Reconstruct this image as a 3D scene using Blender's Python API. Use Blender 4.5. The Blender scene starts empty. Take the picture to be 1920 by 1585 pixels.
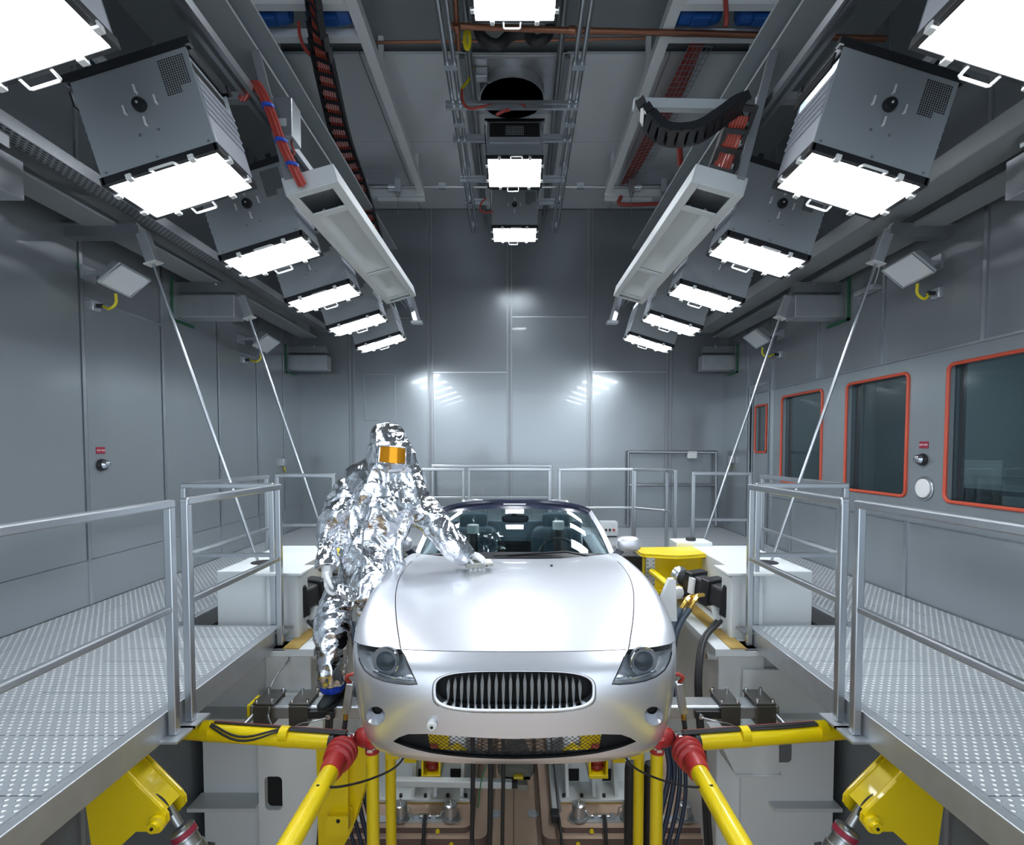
import bpy, bmesh, math, random
from math import sin, cos, pi, radians as R
from mathutils import Vector as V, Matrix as M, noise, geometry
import numpy as np
sc = bpy.context.scene; C = sc.collection
# ------------------------------------------------------------------ camera
CAMZ, PITCH, FPX, PX0, PY0 = 1.36, R(2.3), 1000.0, 965.0, 883.2
cam = bpy.data.objects.new('camera', bpy.data.cameras.new('camera')); C.objects.link(cam)
cam.location = (0, 0, CAMZ); cam.rotation_euler = (pi/2-PITCH, 0, 0)
cam.data.sensor_width = 36; cam.data.lens = FPX*36/1920; cam.data.clip_start = .02
cam.data.shift_x = (960-PX0)/1920; cam.data.shift_y = (PY0-792.5)/1920
sc.camera = cam
# ------------------------------------------------------------------ world, exposure
w = bpy.data.worlds.new('world'); sc.world = w; w.use_nodes = True
w.node_tree.nodes['Background'].inputs[0].default_value = (.80, .90, 1.0, 1)
w.node_tree.nodes['Background'].inputs[1].default_value = 2.1
sc.view_settings.view_transform = 'Standard'; sc.view_settings.look = 'None'
sc.view_settings.exposure = 0.12; sc.view_settings.gamma = 1
LAMP = 34.0                     # brightness of the lit lamp panels
sc.cycles.use_denoising = True; sc.cycles.max_bounces = 10; sc.cycles.diffuse_bounces = 6
sc.cycles.sample_clamp_indirect = 6; sc.cycles.caustics_reflective = False; sc.cycles.caustics_refractive = False
sc.cycles.transparent_max_bounces = 12
random.seed(5)
# ------------------------------------------------------------------ helpers
def P(px, py, Y):
    "point at distance Y that a pixel of the photograph looks at"
    a, b = (px-PX0)/FPX, (PY0-py)/FPX
    d = V((a, cos(PITCH)+b*sin(PITCH), -sin(PITCH)+b*cos(PITCH)))
    return V((0, 0, CAMZ)) + d*(Y/d.y)
def S_(s, dx, py, Y): return P(PX0+s*dx, py, Y)
def cr(pts, n=8, closed=False):
    "Catmull-Rom through points"
    p = [V(q) for q in pts]; out = []
    m = len(p)
    for i in range(m if closed else m-1):
        a = p[(i-1) % m] if closed or i > 0 else p[0]*2-p[1]
        b, c = p[i], p[(i+1) % m]
        d = p[(i+2) % m] if closed or i+2 < m else p[-1]*2-p[-2]
        for k in range(n):
            t = k/n
            out.append(.5*((2*b)+(c-a)*t+(2*a-5*b+4*c-d)*t*t+(3*b-a-3*c+d)*t**3))
    if not closed: out.append(p[-1])
    return out
class MB:
    def __init__(s): s.v = []; s.f = []; s.mi = []; s.cur = 0
    def add(s, vs, fs):
        o = len(s.v); s.v += [V(q) for q in vs]
        for f in fs: s.f.append([o+i for i in f]); s.mi.append(s.cur)
        return s
    def box(s, lo, hi, mat=None):
        (a, b, c), (d, e, f) = lo, hi
        vs = [(a,b,c),(d,b,c),(d,e,c),(a,e,c),(a,b,f),(d,b,f),(d,e,f),(a,e,f)]
        if mat: vs = [mat @ V(q) for q in vs]
        return s.add(vs, [(3,2,1,0),(4,5,6,7),(0,1,5,4),(1,2,6,5),(2,3,7,6),(3,0,4,7)])
    def cbox(s, c, d, mat=None):
        c, d = V(c), V(d)/2
        return s.box(c-d, c+d, mat)
    def beam(s, p0, p1, w, h=None, up=(0,0,1)):
        p0, p1 = V(p0), V(p1); h = h or w
        d = (p1-p0).normalized(); up = V(up)
        if abs(d.dot(up)) > .98: up = V((0,1,0))
        x = d.cross(up).normalized()*(w/2); y = x.cross(d).normalized()*(h/2)
        vs = [p0-x-y, p0+x-y, p0+x+y, p0-x+y, p1-x-y, p1+x-y, p1+x+y, p1-x+y]
        return s.add(vs, [(0,1,2,3),(7,6,5,4),(0,4,5,1),(1,5,6,2),(2,6,7,3),(3,7,4,0)])
    def cyl(s, p0, p1, r, r2=None, n=16, cap=True):
        return s.tube([p0, p1], [r, r if r2 is None else r2], n, cap)
    def tube(s, pts, r, n=8, cap=True, closed=False):
        pts = [V(p) for p in pts]; m = len(pts)
        rs = r if isinstance(r, (list, tuple)) else [r]*m
        t0 = (pts[1]-pts[0]).normalized()
        u = t0.orthogonal().normalized(); vs = []; fs = []
        for i, p in enumerate(pts):
            if closed: t = (pts[(i+1) % m]-pts[i-1])
            else: t = pts[min(i+1, m-1)]-pts[max(i-1, 0)]
            t = t.normalized() if t.length > 1e-9 else t0
            u = (u-t*u.dot(t)); u = u.normalized() if u.length > 1e-6 else t.orthogonal().normalized()
            b = t.cross(u)
            for k in range(n):
                a = 2*pi*k/n; vs.append(p+(u*cos(a)+b*sin(a))*rs[i])
        for i in range(m if closed else m-1):
            j = (i+1) % m
            for k in range(n): fs.append((i*n+k, i*n+(k+1) % n, j*n+(k+1) % n, j*n+k))
        if cap and not closed:
            fs.append(tuple(reversed(range(n)))); fs.append(tuple(range((m-1)*n, m*n)))
        return s.add(vs, fs)
    def lathe(s, prof, o, ax, n=20, caps=True):
        "prof: list of (radius, distance along ax)"
        o, ax = V(o), V(ax).normalized(); return s.tube([o+ax*d for r, d in prof], [max(r, 1e-4) for r, d in prof], n, caps)
    def ring(s, pts, r, n=6): return s.tube(pts, r, n, False, True)
    def prism(s, poly, d):
        "flat polygon (3D points) pushed along d"
        d = V(d); n = len(poly); a = [V(p) for p in poly]
        nn = V((0,0,0))
        for i in range(n): nn += a[i].cross(a[(i+1) % n])
        if nn.dot(d) > 0: a.reverse()
        return s.add(a+[p+d for p in a], [tuple(range(n)), tuple(reversed(range(n, 2*n)))]+[(i, i+n, (i+1) % n+n, (i+1) % n)[::-1] for i in range(n)])
    def sphere(s, c, r, n=12, sc_=(1,1,1)):
        c = V(c); prof = []
        vs = []; fs = []; m = n//2
        for i in range(m+1):
            th = pi*i/m
            for k in range(n):
                a = 2*pi*k/n; vs.append(c+V((sin(th)*cos(a)*r*sc_[0], sin(th)*sin(a)*r*sc_[1], cos(th)*r*sc_[2])))
        for i in range(m):
            for k in range(n): fs.append((i*n+k, (i+1)*n+k, (i+1)*n+(k+1) % n, i*n+(k+1) % n))
        return s.add(vs, fs)
    def grid(s, rows, closed=False):
        m = len(rows[0]); vs = [p for r in rows for p in r]; fs = []
        for i in range(len(rows)-1):
            for k in range(m if closed else m-1): fs.append((i*m+k, i*m+(k+1) % m, (i+1)*m+(k+1) % m, (i+1)*m+k))
        return s.add(vs, fs)
    def mesh(s, name, off=V((0,0,0))):
        me = bpy.data.meshes.new(name)
        me.from_pydata([tuple(q-off) for q in s.v], [], s.f); me.validate()
        return me
BASE = {}
def finish(o, mats, smooth, bevel, mi=None):
    me = o.data
    for m in (mats if isinstance(mats, (list, tuple)) else [mats]): me.materials.append(m)
    if mi and len(mi) == len(me.polygons): me.polygons.foreach_set('material_index', mi)
    if smooth:
        me.polygons.foreach_set('use_smooth', [True]*len(me.polygons))
        if smooth != 'all':
            try: me.set_sharp_from_angle(angle=R(38))
            except Exception: pass
    if bevel:
        b = o.modifiers.new('bevel', 'BEVEL'); b.width = bevel; b.segments = 2; b.limit_method = 'ANGLE'; b.angle_limit = R(50)
        b.harden_normals = False
def thing(name, loc, label, cat, group=None, rot=(0,0,0)):
    o = bpy.data.objects.new(name, None); C.objects.link(o); o.empty_display_size = .1
    o.location = loc; o.rotation_euler = rot; o['label'] = label; o['category'] = cat
    if group: o['group'] = group
    BASE[o.name] = V(loc) if rot == (0,0,0) else None
    return o
def part(name, mb, mats, parent, smooth=True, bevel=0, label=None, local=False, kind=None):
    off = V((0,0,0)) if local or BASE[parent.name] is None else BASE[parent.name]
    o = bpy.data.objects.new(name, mb.mesh(name, off)); C.objects.link(o); o.parent = parent
    finish(o, mats, smooth, bevel, mb.mi); BASE[o.name] = BASE[parent.name]
    if label: o['label'] = label
    if kind: o['kind'] = kind
    return o
def single(name, mb, mats, label, cat, group=None, smooth=True, bevel=0, kind=None):
    xs = np.array([tuple(q) for q in mb.v]); lo, hi = xs.min(0), xs.max(0)
    off = V(((lo[0]+hi[0])/2, (lo[1]+hi[1])/2, lo[2]))
    o = bpy.data.objects.new(name, mb.mesh(name, off)); C.objects.link(o); o.location = off
    finish(o, mats, smooth, bevel, mb.mi); BASE[o.name] = off
    o['label'] = label; o['category'] = cat
    if group: o['group'] = group
    if kind: o['kind'] = kind
    return o
def struct(name, mb, mats, smooth=False, bevel=0, parent=None):
    o = bpy.data.objects.new(name, mb.mesh(name)); C.objects.link(o)
    finish(o, mats, smooth, bevel, mb.mi); o['kind'] = 'structure'; BASE[o.name] = V((0,0,0))
    if parent: o.parent = parent
    return o
def copy_tree(o, parent=None):
    c = o.copy(); C.objects.link(c); c.parent = parent
    BASE[c.name] = BASE[o.name]
    for ch in list(o.children): copy_tree(ch, c)
    return c
def fuse(mb, voxel, smooth=2, name='tmp'):
    "weld overlapping shells into one skin and return (verts, faces)"
    o = bpy.data.objects.new('tmp', mb.mesh('tmp')); C.objects.link(o)
    r = o.modifiers.new('r', 'REMESH'); r.mode = 'VOXEL'; r.voxel_size = voxel
    if smooth:
        s = o.modifiers.new('s', 'SMOOTH'); s.factor = .5; s.iterations = smooth
    dg = bpy.context.evaluated_depsgraph_get(); dg.update()
    me = bpy.data.meshes.new_from_object(o.evaluated_get(dg))
    out = MB(); out.v = [v.co.copy() for v in me.vertices]; out.f = [list(p.vertices) for p in me.polygons]; out.mi = [0]*len(out.f)
    nor = [v.normal.copy() for v in me.vertices]
    C.objects.unlink(o); bpy.data.objects.remove(o); bpy.data.meshes.remove(me)
    return out, nor
# ------------------------------------------------------------------ materials
def mat(name, col, rough=.5, metal=0., coat=0., bump=None, emit=None, alpha=None, spec=.5, mottle=0., mscale=3.):
    m = bpy.data.materials.new(name); m.use_nodes = True; nt = m.node_tree; b = nt.nodes['Principled BSDF']
    b.inputs['Base Color'].default_value = (*col, 1); b.inputs['Roughness'].default_value = rough; b.inputs['Metallic'].default_value = metal
    b.inputs['Coat Weight'].default_value = coat; b.inputs['Coat Roughness'].default_value = .03; b.inputs['Specular IOR Level'].default_value = spec
    tc = nt.nodes.new('ShaderNodeTexCoord')
    if mottle:
        n = nt.nodes.new('ShaderNodeTexNoise'); n.inputs['Scale'].default_value = mscale; n.inputs['Detail'].default_value = 5
        nt.links.new(tc.outputs['Object'], n.inputs['Vector'])
        mx = nt.nodes.new('ShaderNodeMix'); mx.data_type = 'RGBA'
        mx.inputs['A'].default_value = (*[c*(1-mottle) for c in col], 1); mx.inputs['B'].default_value = (*[min(1, c*(1+mottle)) for c in col], 1)
        nt.links.new(n.outputs['Fac'], mx.inputs['Factor']); nt.links.new(mx.outputs['Result'], b.inputs['Base Color'])
    if bump:                       # (scale, strength, distance)
        n = nt.nodes.new('ShaderNodeTexNoise'); n.inputs['Scale'].default_value = bump[0]; n.inputs['Detail'].default_value = 2
        bp = nt.nodes.new('ShaderNodeBump'); bp.inputs['Strength'].default_value = bump[1]; bp.inputs['Distance'].default_value = bump[2]
        nt.links.new(tc.outputs['Object'], n.inputs['Vector']); nt.links.new(n.outputs['Fac'], bp.inputs['Height']); nt.links.new(bp.outputs['Normal'], b.inputs['Normal'])
    if emit:
        b.inputs['Emission Color'].default_value = (*emit[0], 1); b.inputs['Emission Strength'].default_value = emit[1]
    return m
def tread_mat():
    m = mat('raised_dot_tread_plate', (.50, .53, .56), .36, .45); nt = m.node_tree; b = nt.nodes['Principled BSDF']; L = nt.links.new
    tc = nt.nodes.new('ShaderNodeTexCoord'); sx = nt.nodes.new('ShaderNodeSeparateXYZ'); L(tc.outputs['Object'], sx.inputs[0])
    def mth(op, a, c=None, d=None):
        n = nt.nodes.new('ShaderNodeMath'); n.operation = op
        for i, q in enumerate((a, c, d)):
            if q is None: continue
            if isinstance(q, (int, float)): n.inputs[i].default_value = q
            else: L(q, n.inputs[i])
        return n.outputs[0]
    y = mth('DIVIDE', sx.outputs['Y'], .0314); x = mth('DIVIDE', sx.outputs['X'], .047)
    row = mth('FLOOR', y); odd = mth('FLOORED_MODULO', row, 2)
    x = mth('ADD', x, mth('MULTIPLY', odd, .5))
    fx = mth('SUBTRACT', mth('FRACT', x), .5); fy = mth('SUBTRACT', mth('FRACT', y), .5)
    ex = mth('MULTIPLY', fx, .047); ey = mth('MULTIPLY', fy, .0314)
    d = mth('SQRT', mth('ADD', mth('MULTIPLY', ex, ex), mth('MULTIPLY', ey, ey)))
    mr = nt.nodes.new('ShaderNodeMapRange'); mr.interpolation_type = 'SMOOTHSTEP'
    mr.inputs['From Min'].default_value = .0105; mr.inputs['From Max'].default_value = .0055
    L(d, mr.inputs['Value'])
    bp = nt.nodes.new('ShaderNodeBump'); bp.inputs['Strength'].default_value = 1; bp.inputs['Distance'].default_value = .006
    L(mr.outputs[0], bp.inputs['Height']); L(bp.outputs[0], b.inputs['Normal'])
    mx = nt.nodes.new('ShaderNodeMix'); mx.data_type = 'RGBA'; mx.inputs['A'].default_value = (.44, .475, .51, 1); mx.inputs['B'].default_value = (1, 1, 1, 1)  # white dot tops paint in the glint on the raised bumps
    L(mr.outputs[0], mx.inputs['Factor']); L(mx.outputs['Result'], b.inputs['Base Color'])
    L(mth('MULTIPLY', mth('SUBTRACT', 1., mr.outputs[0]), .45), b.inputs['Metallic'])
    return m
def glass_mat(name, tint, refl=.12, rough=.0):
    m = bpy.data.materials.new(name); m.use_nodes = True; nt = m.node_tree; nt.nodes.clear(); L = nt.links.new
    o = nt.nodes.new('ShaderNodeOutputMaterial'); t = nt.nodes.new('ShaderNodeBsdfTransparent'); t.inputs[0].default_value = (*tint, 1)
    g = nt.nodes.new('ShaderNodeBsdfGlossy'); g.inputs['Roughness'].default_value = rough; g.inputs[0].default_value = (1,1,1,1)
    lw = nt.nodes.new('ShaderNodeLayerWeight'); lw.inputs[0].default_value = .5
    pw = nt.nodes.new('ShaderNodeMath'); pw.operation = 'POWER'; pw.inputs[1].default_value = 5; L(lw.outputs['Facing'], pw.inputs[0])
    ad = nt.nodes.new('ShaderNodeMath'); ad.operation = 'MULTIPLY_ADD'; ad.inputs[1].default_value = 1-refl*.6; ad.inputs[2].default_value = refl*.6; L(pw.outputs[0], ad.inputs[0])
    mx = nt.nodes.new('ShaderNodeMixShader'); L(ad.outputs[0], mx.inputs[0]); L(t.outputs[0], mx.inputs[1]); L(g.outputs[0], mx.inputs[2]); L(mx.outputs[0], o.inputs[0])
    return m
def foil_mat(name, col=(.84,.86,.90), rough=.14):
    m = mat(name, col, rough, 1.0); nt = m.node_tree; L = nt.links.new; b = nt.nodes['Principled BSDF']
    tc = nt.nodes.new('ShaderNodeTexCoord')
    nz = nt.nodes.new('ShaderNodeTexNoise'); nz.inputs['Scale'].default_value = 14; nz.inputs['Detail'].default_value = 4; L(tc.outputs['Object'], nz.inputs['Vector'])
    mixv = nt.nodes.new('ShaderNodeMix'); mixv.data_type = 'VECTOR'; mixv.inputs['Factor'].default_value = .12
    L(tc.outputs['Object'], mixv.inputs['A']); L(nz.outputs['Color'], mixv.inputs['B'])
    hs = []
    for sc_, st in ((6, 1.0), (15, .3)):
        v = nt.nodes.new('ShaderNodeTexNoise'); v.inputs['Scale'].default_value = sc_; v.inputs['Detail'].default_value = 1; L(mixv.outputs['Result'], v.inputs['Vector'])
        su = nt.nodes.new('ShaderNodeMath'); su.operation = 'SUBTRACT'; su.inputs[1].default_value = .5; L(v.outputs['Fac'], su.inputs[0])
        ab = nt.nodes.new('ShaderNodeMath'); ab.operation = 'ABSOLUTE'; L(su.outputs[0], ab.inputs[0])
        mu = nt.nodes.new('ShaderNodeMath'); mu.operation = 'MULTIPLY'; mu.inputs[1].default_value = -st; L(ab.outputs[0], mu.inputs[0]); hs.append(mu.outputs[0])
    ad = nt.nodes.new('ShaderNodeMath'); L(hs[0], ad.inputs[0]); L(hs[1], ad.inputs[1])
    bp = nt.nodes.new('ShaderNodeBump'); bp.inputs['Strength'].default_value = .42; bp.inputs['Distance'].default_value = .04; L(ad.outputs[0], bp.inputs['Height']); L(bp.outputs[0], b.inputs['Normal'])
    return m
wall_lo = mat('satin_steel_wall_panel', (.315,.35,.375), .24, .45, coat=.4, bump=(1.1, .12, .05))
wall_up = mat('polished_dark_steel_wall', (.27,.295,.32), .27, .35, bump=(1.4, .15, .05))
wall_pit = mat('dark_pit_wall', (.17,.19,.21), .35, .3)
steel = mat('brushed_steel', (.50,.53,.56), .28, .9)
steel_dk = mat('dull_steel', (.34,.36,.38), .38, .8)
galv = mat('galvanised_steel', (.52,.55,.58), .4, .75, mottle=.15, mscale=9)
tread = tread_mat()
grey_paint = mat('grey_machine_paint', (.80,.84,.86), .38)
grey_lt = mat('pale_grey_paint', (.68,.72,.735), .4)
frame_gy = mat('grey_frame_paint', (.50,.54,.56), .45, .1)
beam_gy = mat('dark_beam_paint', (.34,.37,.39), .45, .1)
lamp_gy = mat('lamp_housing_grey', (.33,.365,.39), .4, .15)
lamp_side = mat('lamp_louvre_aluminium', (.55,.58,.64), .4, .4)
clamp_m = mat('dark_bronzed_steel', (.10,.098,.09), .32, .6)
black = mat('black_plastic', (.014,.015,.018), .4)
dark = mat('dark_void', (.008,.009,.010), .8)
rubber = mat('black_rubber', (.02,.021,.023), .55)
yellow = mat('yellow_gloss_paint', (.87,.66,.005), .28, coat=.3)
yel_cable = mat('yellow_cable_sheath', (.8,.68,.02), .4)
red_rub = mat('red_rubber', (.45,.03,.03), .42)
red_cable = mat('red_cable', (.42,.06,.045), .45)
red_seal = mat('red_window_seal', (.62,.09,.045), .45)
blue = mat('blue_paint', (.01,.09,.35), .4)
bluefab = mat('blue_plastic_film', (.01,.06,.6), .35)
copper = mat('copper_pipe', (.26,.115,.07), .38, .7)
brass = mat('brass', (.75,.5,.12), .25, .9)
slab_shade = mat('slab_side_shade', (.15,.10,.085), .5)  # darker brown paints shade onto the upright sides of the base plates
bronze = mat('brown_steel_slab', (.55,.40,.30), .42, .2, mottle=.18, mscale=2.5)
floor_m = mat('brown_pit_floor', (.64,.47,.34), .45, .1, mottle=.15, mscale=1.5)
green = mat('green_gasket', (.02,.12,.06), .5)
white_pl = mat('white_plastic', (.8,.82,.82), .4)
ceil_dk = mat('dark_ceiling', (.26,.29,.31), .5, .2)
ceil_sh = mat('shiny_ceiling_sheet', (.80,.84,.87), .3, .3, bump=(.8,.25,.08))
paint = mat('silver_car_paint', (.74,.76,.82), .36, .74, coat=1.)
chrome = mat('chrome', (.8,.82,.85), .07, 1.)
seat_m = mat('dark_blue_grey_leather', (.045,.075,.095), .5)
screen = glass_mat('windscreen_glass', (.55,.68,.70), .10)
pane = glass_mat('window_glass', (.55,.62,.64), .07)
lens_m = glass_mat('headlight_lens', (.86,.89,.92), .09)
foil = foil_mat('aluminised_foil')
gold = mat('gold_visor', (.70,.28,.01), .1, .7)
glove_m = mat('white_glove', (.75,.77,.79), .5, bump=(60,.3,.003))
shoe_m = mat('black_suede', (.012,.02,.024), .7)
lit = mat('lit_lamp_panel', (.9,.9,.9), .5, emit=((.90,.95,1.0), LAMP))
red_lab = mat('red_label', (.3,.02,.05), .5)
beige = mat('beige_plastic', (.62,.63,.55), .4)
plas = glass_mat('clear_plastic_sheet', (.8,.86,.85), .16, .12)
# ================================================================== room shell
XL, XR, YB, YF, ZC, ZF = -3.72, 3.62, 9.3, -2.6, 5.55, -1.95
struct('floor', MB().box((XL-.2, YF, ZF-.1), (XR+.2, YB, ZF)), floor_m)
struct('ceiling', MB().box((XL-.2, YF, ZC), (XR+.2, YB, ZC+.1)), ceil_dk)
b = MB().box((XL-.15, YF, ZF), (XL, YB, ZC)); struct('wall_left', b, wall_up)
struct('wall_front', MB().box((XL, YF-.15, ZF), (XR, YF, -1.2)).box((XL, YF-.15, 3.6), (XR, YF, ZC)), wall_lo)  # unseen end wall, its middle left open so world light fills the room
struct('wall_back', MB().box((XL, YB, ZF), (XR, YB+.15, ZC)), wall_up)
# right wall around its openings
WZ0, WZ1 = .93, 2.06
wins = [(3.2, 4.47), (4.93, 5.83), (6.30, 7.24)]
DY0, DY1, DZ = 7.62, 8.22, 2.3
b = MB(); ys = [YF]
for a, c in wins:
    b.box((XR, ys[-1], ZF), (XR+.15, a, 2.2)); b.box((XR, a, ZF), (XR+.15, c, WZ0)); b.box((XR, a, WZ1), (XR+.15, c, 2.2)); ys.append(c)
b.box((XR, ys[-1], ZF), (XR+.15, DY0, 2.2)); b.box((XR, DY0, ZF), (XR+.15, DY1, 0)); b.box((XR, DY1, ZF), (XR+.15, YB, 2.2))
b.cur = 1; b.box((XR, YF, 2.2), (XR+.15, YB, ZC))
struct('wall_right', b, [wall_lo, wall_up])
tn = [0]
def trim(b, m=steel): tn[0] += 1; return struct('trim_%d' % tn[0], b, m)
def rrect(y0, y1, z0, z1, x, r=.06, n=5):
    out = []
    for cy, cz, a0 in ((y1-r, z1-r, 0), (y0+r, z1-r, 90), (y0+r, z0+r, 180), (y1-r, z0+r, 270)):
        for k in range(n+1):
            a = R(a0+90*k/n); out.append(V((x, cy+r*cos(a), cz+r*sin(a))))
    return out
for i, (a, c) in enumerate(wins):
    wn = struct('window_%d' % (i+1), MB().box((XR+.05, a, WZ0), (XR+.062, c, WZ1)), pane)
    struct('window_seal', MB().ring(rrect(a-.005, c+.005, WZ0-.005, WZ1+.005, XR-.004), .016, 8), red_seal, True, parent=wn)
# door with its own pane
d = struct('door_1', MB().box((XR+.03, DY0, 0), (XR+.08, DY0+.12, DZ)).box((XR+.03, DY1-.14, 0), (XR+.08, DY1, DZ)).box((XR+.03, DY0+.12, 0), (XR+.08, DY1-.14, 1.33)).box((XR+.03, DY0+.12, 2.0), (XR+.08, DY1-.14, DZ)), wall_lo)
struct('door_pane', MB().box((XR+.05, DY0+.12, 1.33), (XR+.06, DY1-.14, 2.0)), pane, parent=d)
struct('door_seal', MB().ring(rrect(DY0+.11, DY1-.13, 1.32, 2.01, XR+.02, .04), .016, 8), red_seal, True, parent=d)
b = MB().box((XR-.015, DY0-.03, 0), (XR+.02, DY0, DZ)).box((XR-.015, DY1, 0), (XR+.02, DY1+.03, DZ)).box((XR-.015, DY0-.03, DZ), (XR+.02, DY1+.03, DZ+.03)); trim(b)
for s_, nm_ in ((-1, 'left'), (1, 'right')):
    x0, x1 = sorted(((XL if s_ < 0 else XR), s_*2.43)); struct('wall_pit_'+nm_, MB().box((x0, 4.4, ZF), (x1, 4.45, -.15)), wall_pit)
    trim(MB().box((s_*2.62-.012, 4.385, ZF), (s_*2.62+.012, 4.4, -.15)), steel_dk)
for s_, nm_ in ((-1, 'left_pit'), (1, 'right_pit')):
    x0, x1 = sorted((s_*2.47, s_*2.52)); struct('wall_'+nm_+'_side', MB().box((x0, YF, ZF), (x1, 4.4, -.15)), wall_pit)
    for y_ in (1.9, 2.95): trim(MB().box((min(s_*2.455, s_*2.47), y_-.015, ZF), (max(s_*2.455, s_*2.47), y_+.015, -.15)), steel_dk)
# control room behind the panes
b = MB(); RX = 6.2
b.box((RX, 2.2, -.1), (RX+.1, YB, 2.9)).box((XR+.16, 2.1, -.1), (RX, 2.2, 2.9)).box((XR+.16, YB-.1, -.1), (RX, YB, 2.9)).box((XR+.16, 2.2, -.1), (RX, YB, 0)).box((XR+.16, 2.2, 2.8), (RX, YB, 2.9))
b.box((4.4, 5.9, 0), (RX, 6.0, 2.8))
struct('wall_control_room', b, mat('control_room_wall', (.5,.55,.56), .6))
rl = thing('added_ceiling_light', (5.0, 4.0, 2.76), 'added unseen ceiling light brightening the control room behind the largest pane', 'ceiling light')  # added emitter, brightens the room behind the panes
part('light_panel', MB().box((4.6, 3.2, 2.76), (5.4, 4.8, 2.79)), mat('dim_panel', (.9,.9,.9), .5, emit=((.8,.95,1), 4.5)), rl)
part('light_frame', MB().box((4.55, 3.15, 2.77), (5.45, 4.85, 2.8)), steel, rl)
rl = thing('added_ceiling_light', (5.0, 7.0, 2.76), 'added unseen ceiling light brightening the control room behind the middle panes', 'ceiling light')
part('light_panel', MB().box((4.6, 6.4, 2.76), (5.4, 7.6, 2.79)), bpy.data.materials['dim_panel'], rl)
part('light_frame', MB().box((4.55, 6.35, 2.77), (5.45, 7.65, 2.8)), steel, rl)
dk = thing('control_desk', (4.35, 4.0, 0), 'grey control desk behind the largest pane', 'desk')
part('desk_top', MB().box((4.0, 2.9, .98), (4.7, 5.2, 1.02)), galv, dk, False)
for y in (3.0, 5.1):
    part('desk_leg', MB().box((4.05, y-.03, 0), (4.65, y+.03, .98)), steel_dk, dk, False)
mo = thing('monitor', (4.5, 4.25, 1.02), 'pale grey monitor standing on the control desk', 'monitor')
part('screen_case', MB().box((4.45, 3.95, 1.12), (4.5, 4.55, 1.5)), grey_lt, mo, True, .01)
part('stand', MB().box((4.44, 4.1, 1.021), (4.56, 4.4, 1.04)).box((4.47, 4.22, 1.03), (4.51, 4.28, 1.15)), steel_dk, mo)
cb = thing('cabinet', (4.6, 5.55, 0), 'white cabinet behind the second pane', 'cabinet')
part('cabinet_body', MB().box((4.35, 5.3, 0), (4.85, 5.78, 1.25)), white_pl, cb, False)
part('cabinet_door', MB().box((4.33, 5.32, .05), (4.35, 5.76, 1.2)), grey_lt, cb, False)
# -- wall joints and lower lighter panels
def vj_left(Y, z0=0, z1=ZC, w=.035): trim(MB().box((XL, Y-w/2, z0), (XL+.016, Y+w/2, z1)))
for Y in (4.62, 5.66, 6.72, 7.72, 8.6): vj_left(Y)
def lp(y0, y1, z0, z1): trim(MB().box((XL, y0, z0), (XL+.008, y1, z1)), wall_lo)
lp(-2.5, 4.59, .4, ZC-1.6); lp(4.65, 5.63, .4, 2.66); lp(5.69, 6.69, .4, 3.4); lp(6.75, 7.69, .4, 2.66); lp(7.75, 8.57, .4, 2.9); lp(8.63, YB, .4, 2.66)
lp(-2.5, YB, 0, .39)
for a, c in ((4.62, 5.66), (6.72, 7.72)): trim(MB().box((XL, a, 2.65), (XL+.02, c, 2.675)))
for Y in (4.15, 5.28, 6.40, 7.54, 8.3):
    z0 = 2.2 if Y < 7 else 0
    trim(MB().box((XR-.016, Y-.017, z0), (XR, Y+.017, ZC)))
trim(MB().box((XR-.012, YF, 2.19), (XR, 7.54, 2.21)), steel_dk)
for Y in (4.9, 5.95, 6.95): trim(MB().box((XR-.014, Y-.02, 0), (XR, Y+.02, .7)))
trim(MB().box((XR-.006, YF, .69), (XR, 7.5, .70)), steel_dk)
for x in (-2.83, -1.46, -.09, 1.30, 2.67):
    for dx in ((-.035, .035) if abs(x) < 2.7 else (-.02, .05)):
        trim(MB().box((x+dx-.012, YB-.014, 0), (x+dx+.012, YB, ZC)), steel_dk)
def bp(x0, x1, z1): trim(MB().box((x0, YB-.008, 0), (x1, YB, z1)), wall_lo)
bp(XL, -2.88, 2.67); bp(-2.78, -1.51, 3.62); bp(-1.41, -.14, 2.69); bp(-.04, 1.25, 3.64); bp(1.35, 2.6, 2.7); bp(2.74, XR, 2.69)
for x0, x1, z in ((-1.41, -.14, 2.69), (-.04, 1.25, 3.64), (1.35, 2.62, 2.7), (-2.78, -1.51, 3.62)): trim(MB().box((x0, YB-.02, z-.008), (x1, YB, z+.012)))
h = P(683, 703, YB); k = P(742, 788, YB)
b = MB()
for p, q in (((h.x, h.z), (k.x, h.z)), ((k.x, h.z), (k.x, k.z)), ((k.x, k.z), (h.x, k.z)), ((h.x, k.z), (h.x, h.z))): b.beam((p[0], YB-.012, p[1]), (q[0], YB-.012, q[1]), .014)
trim(b, steel_dk)
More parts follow.
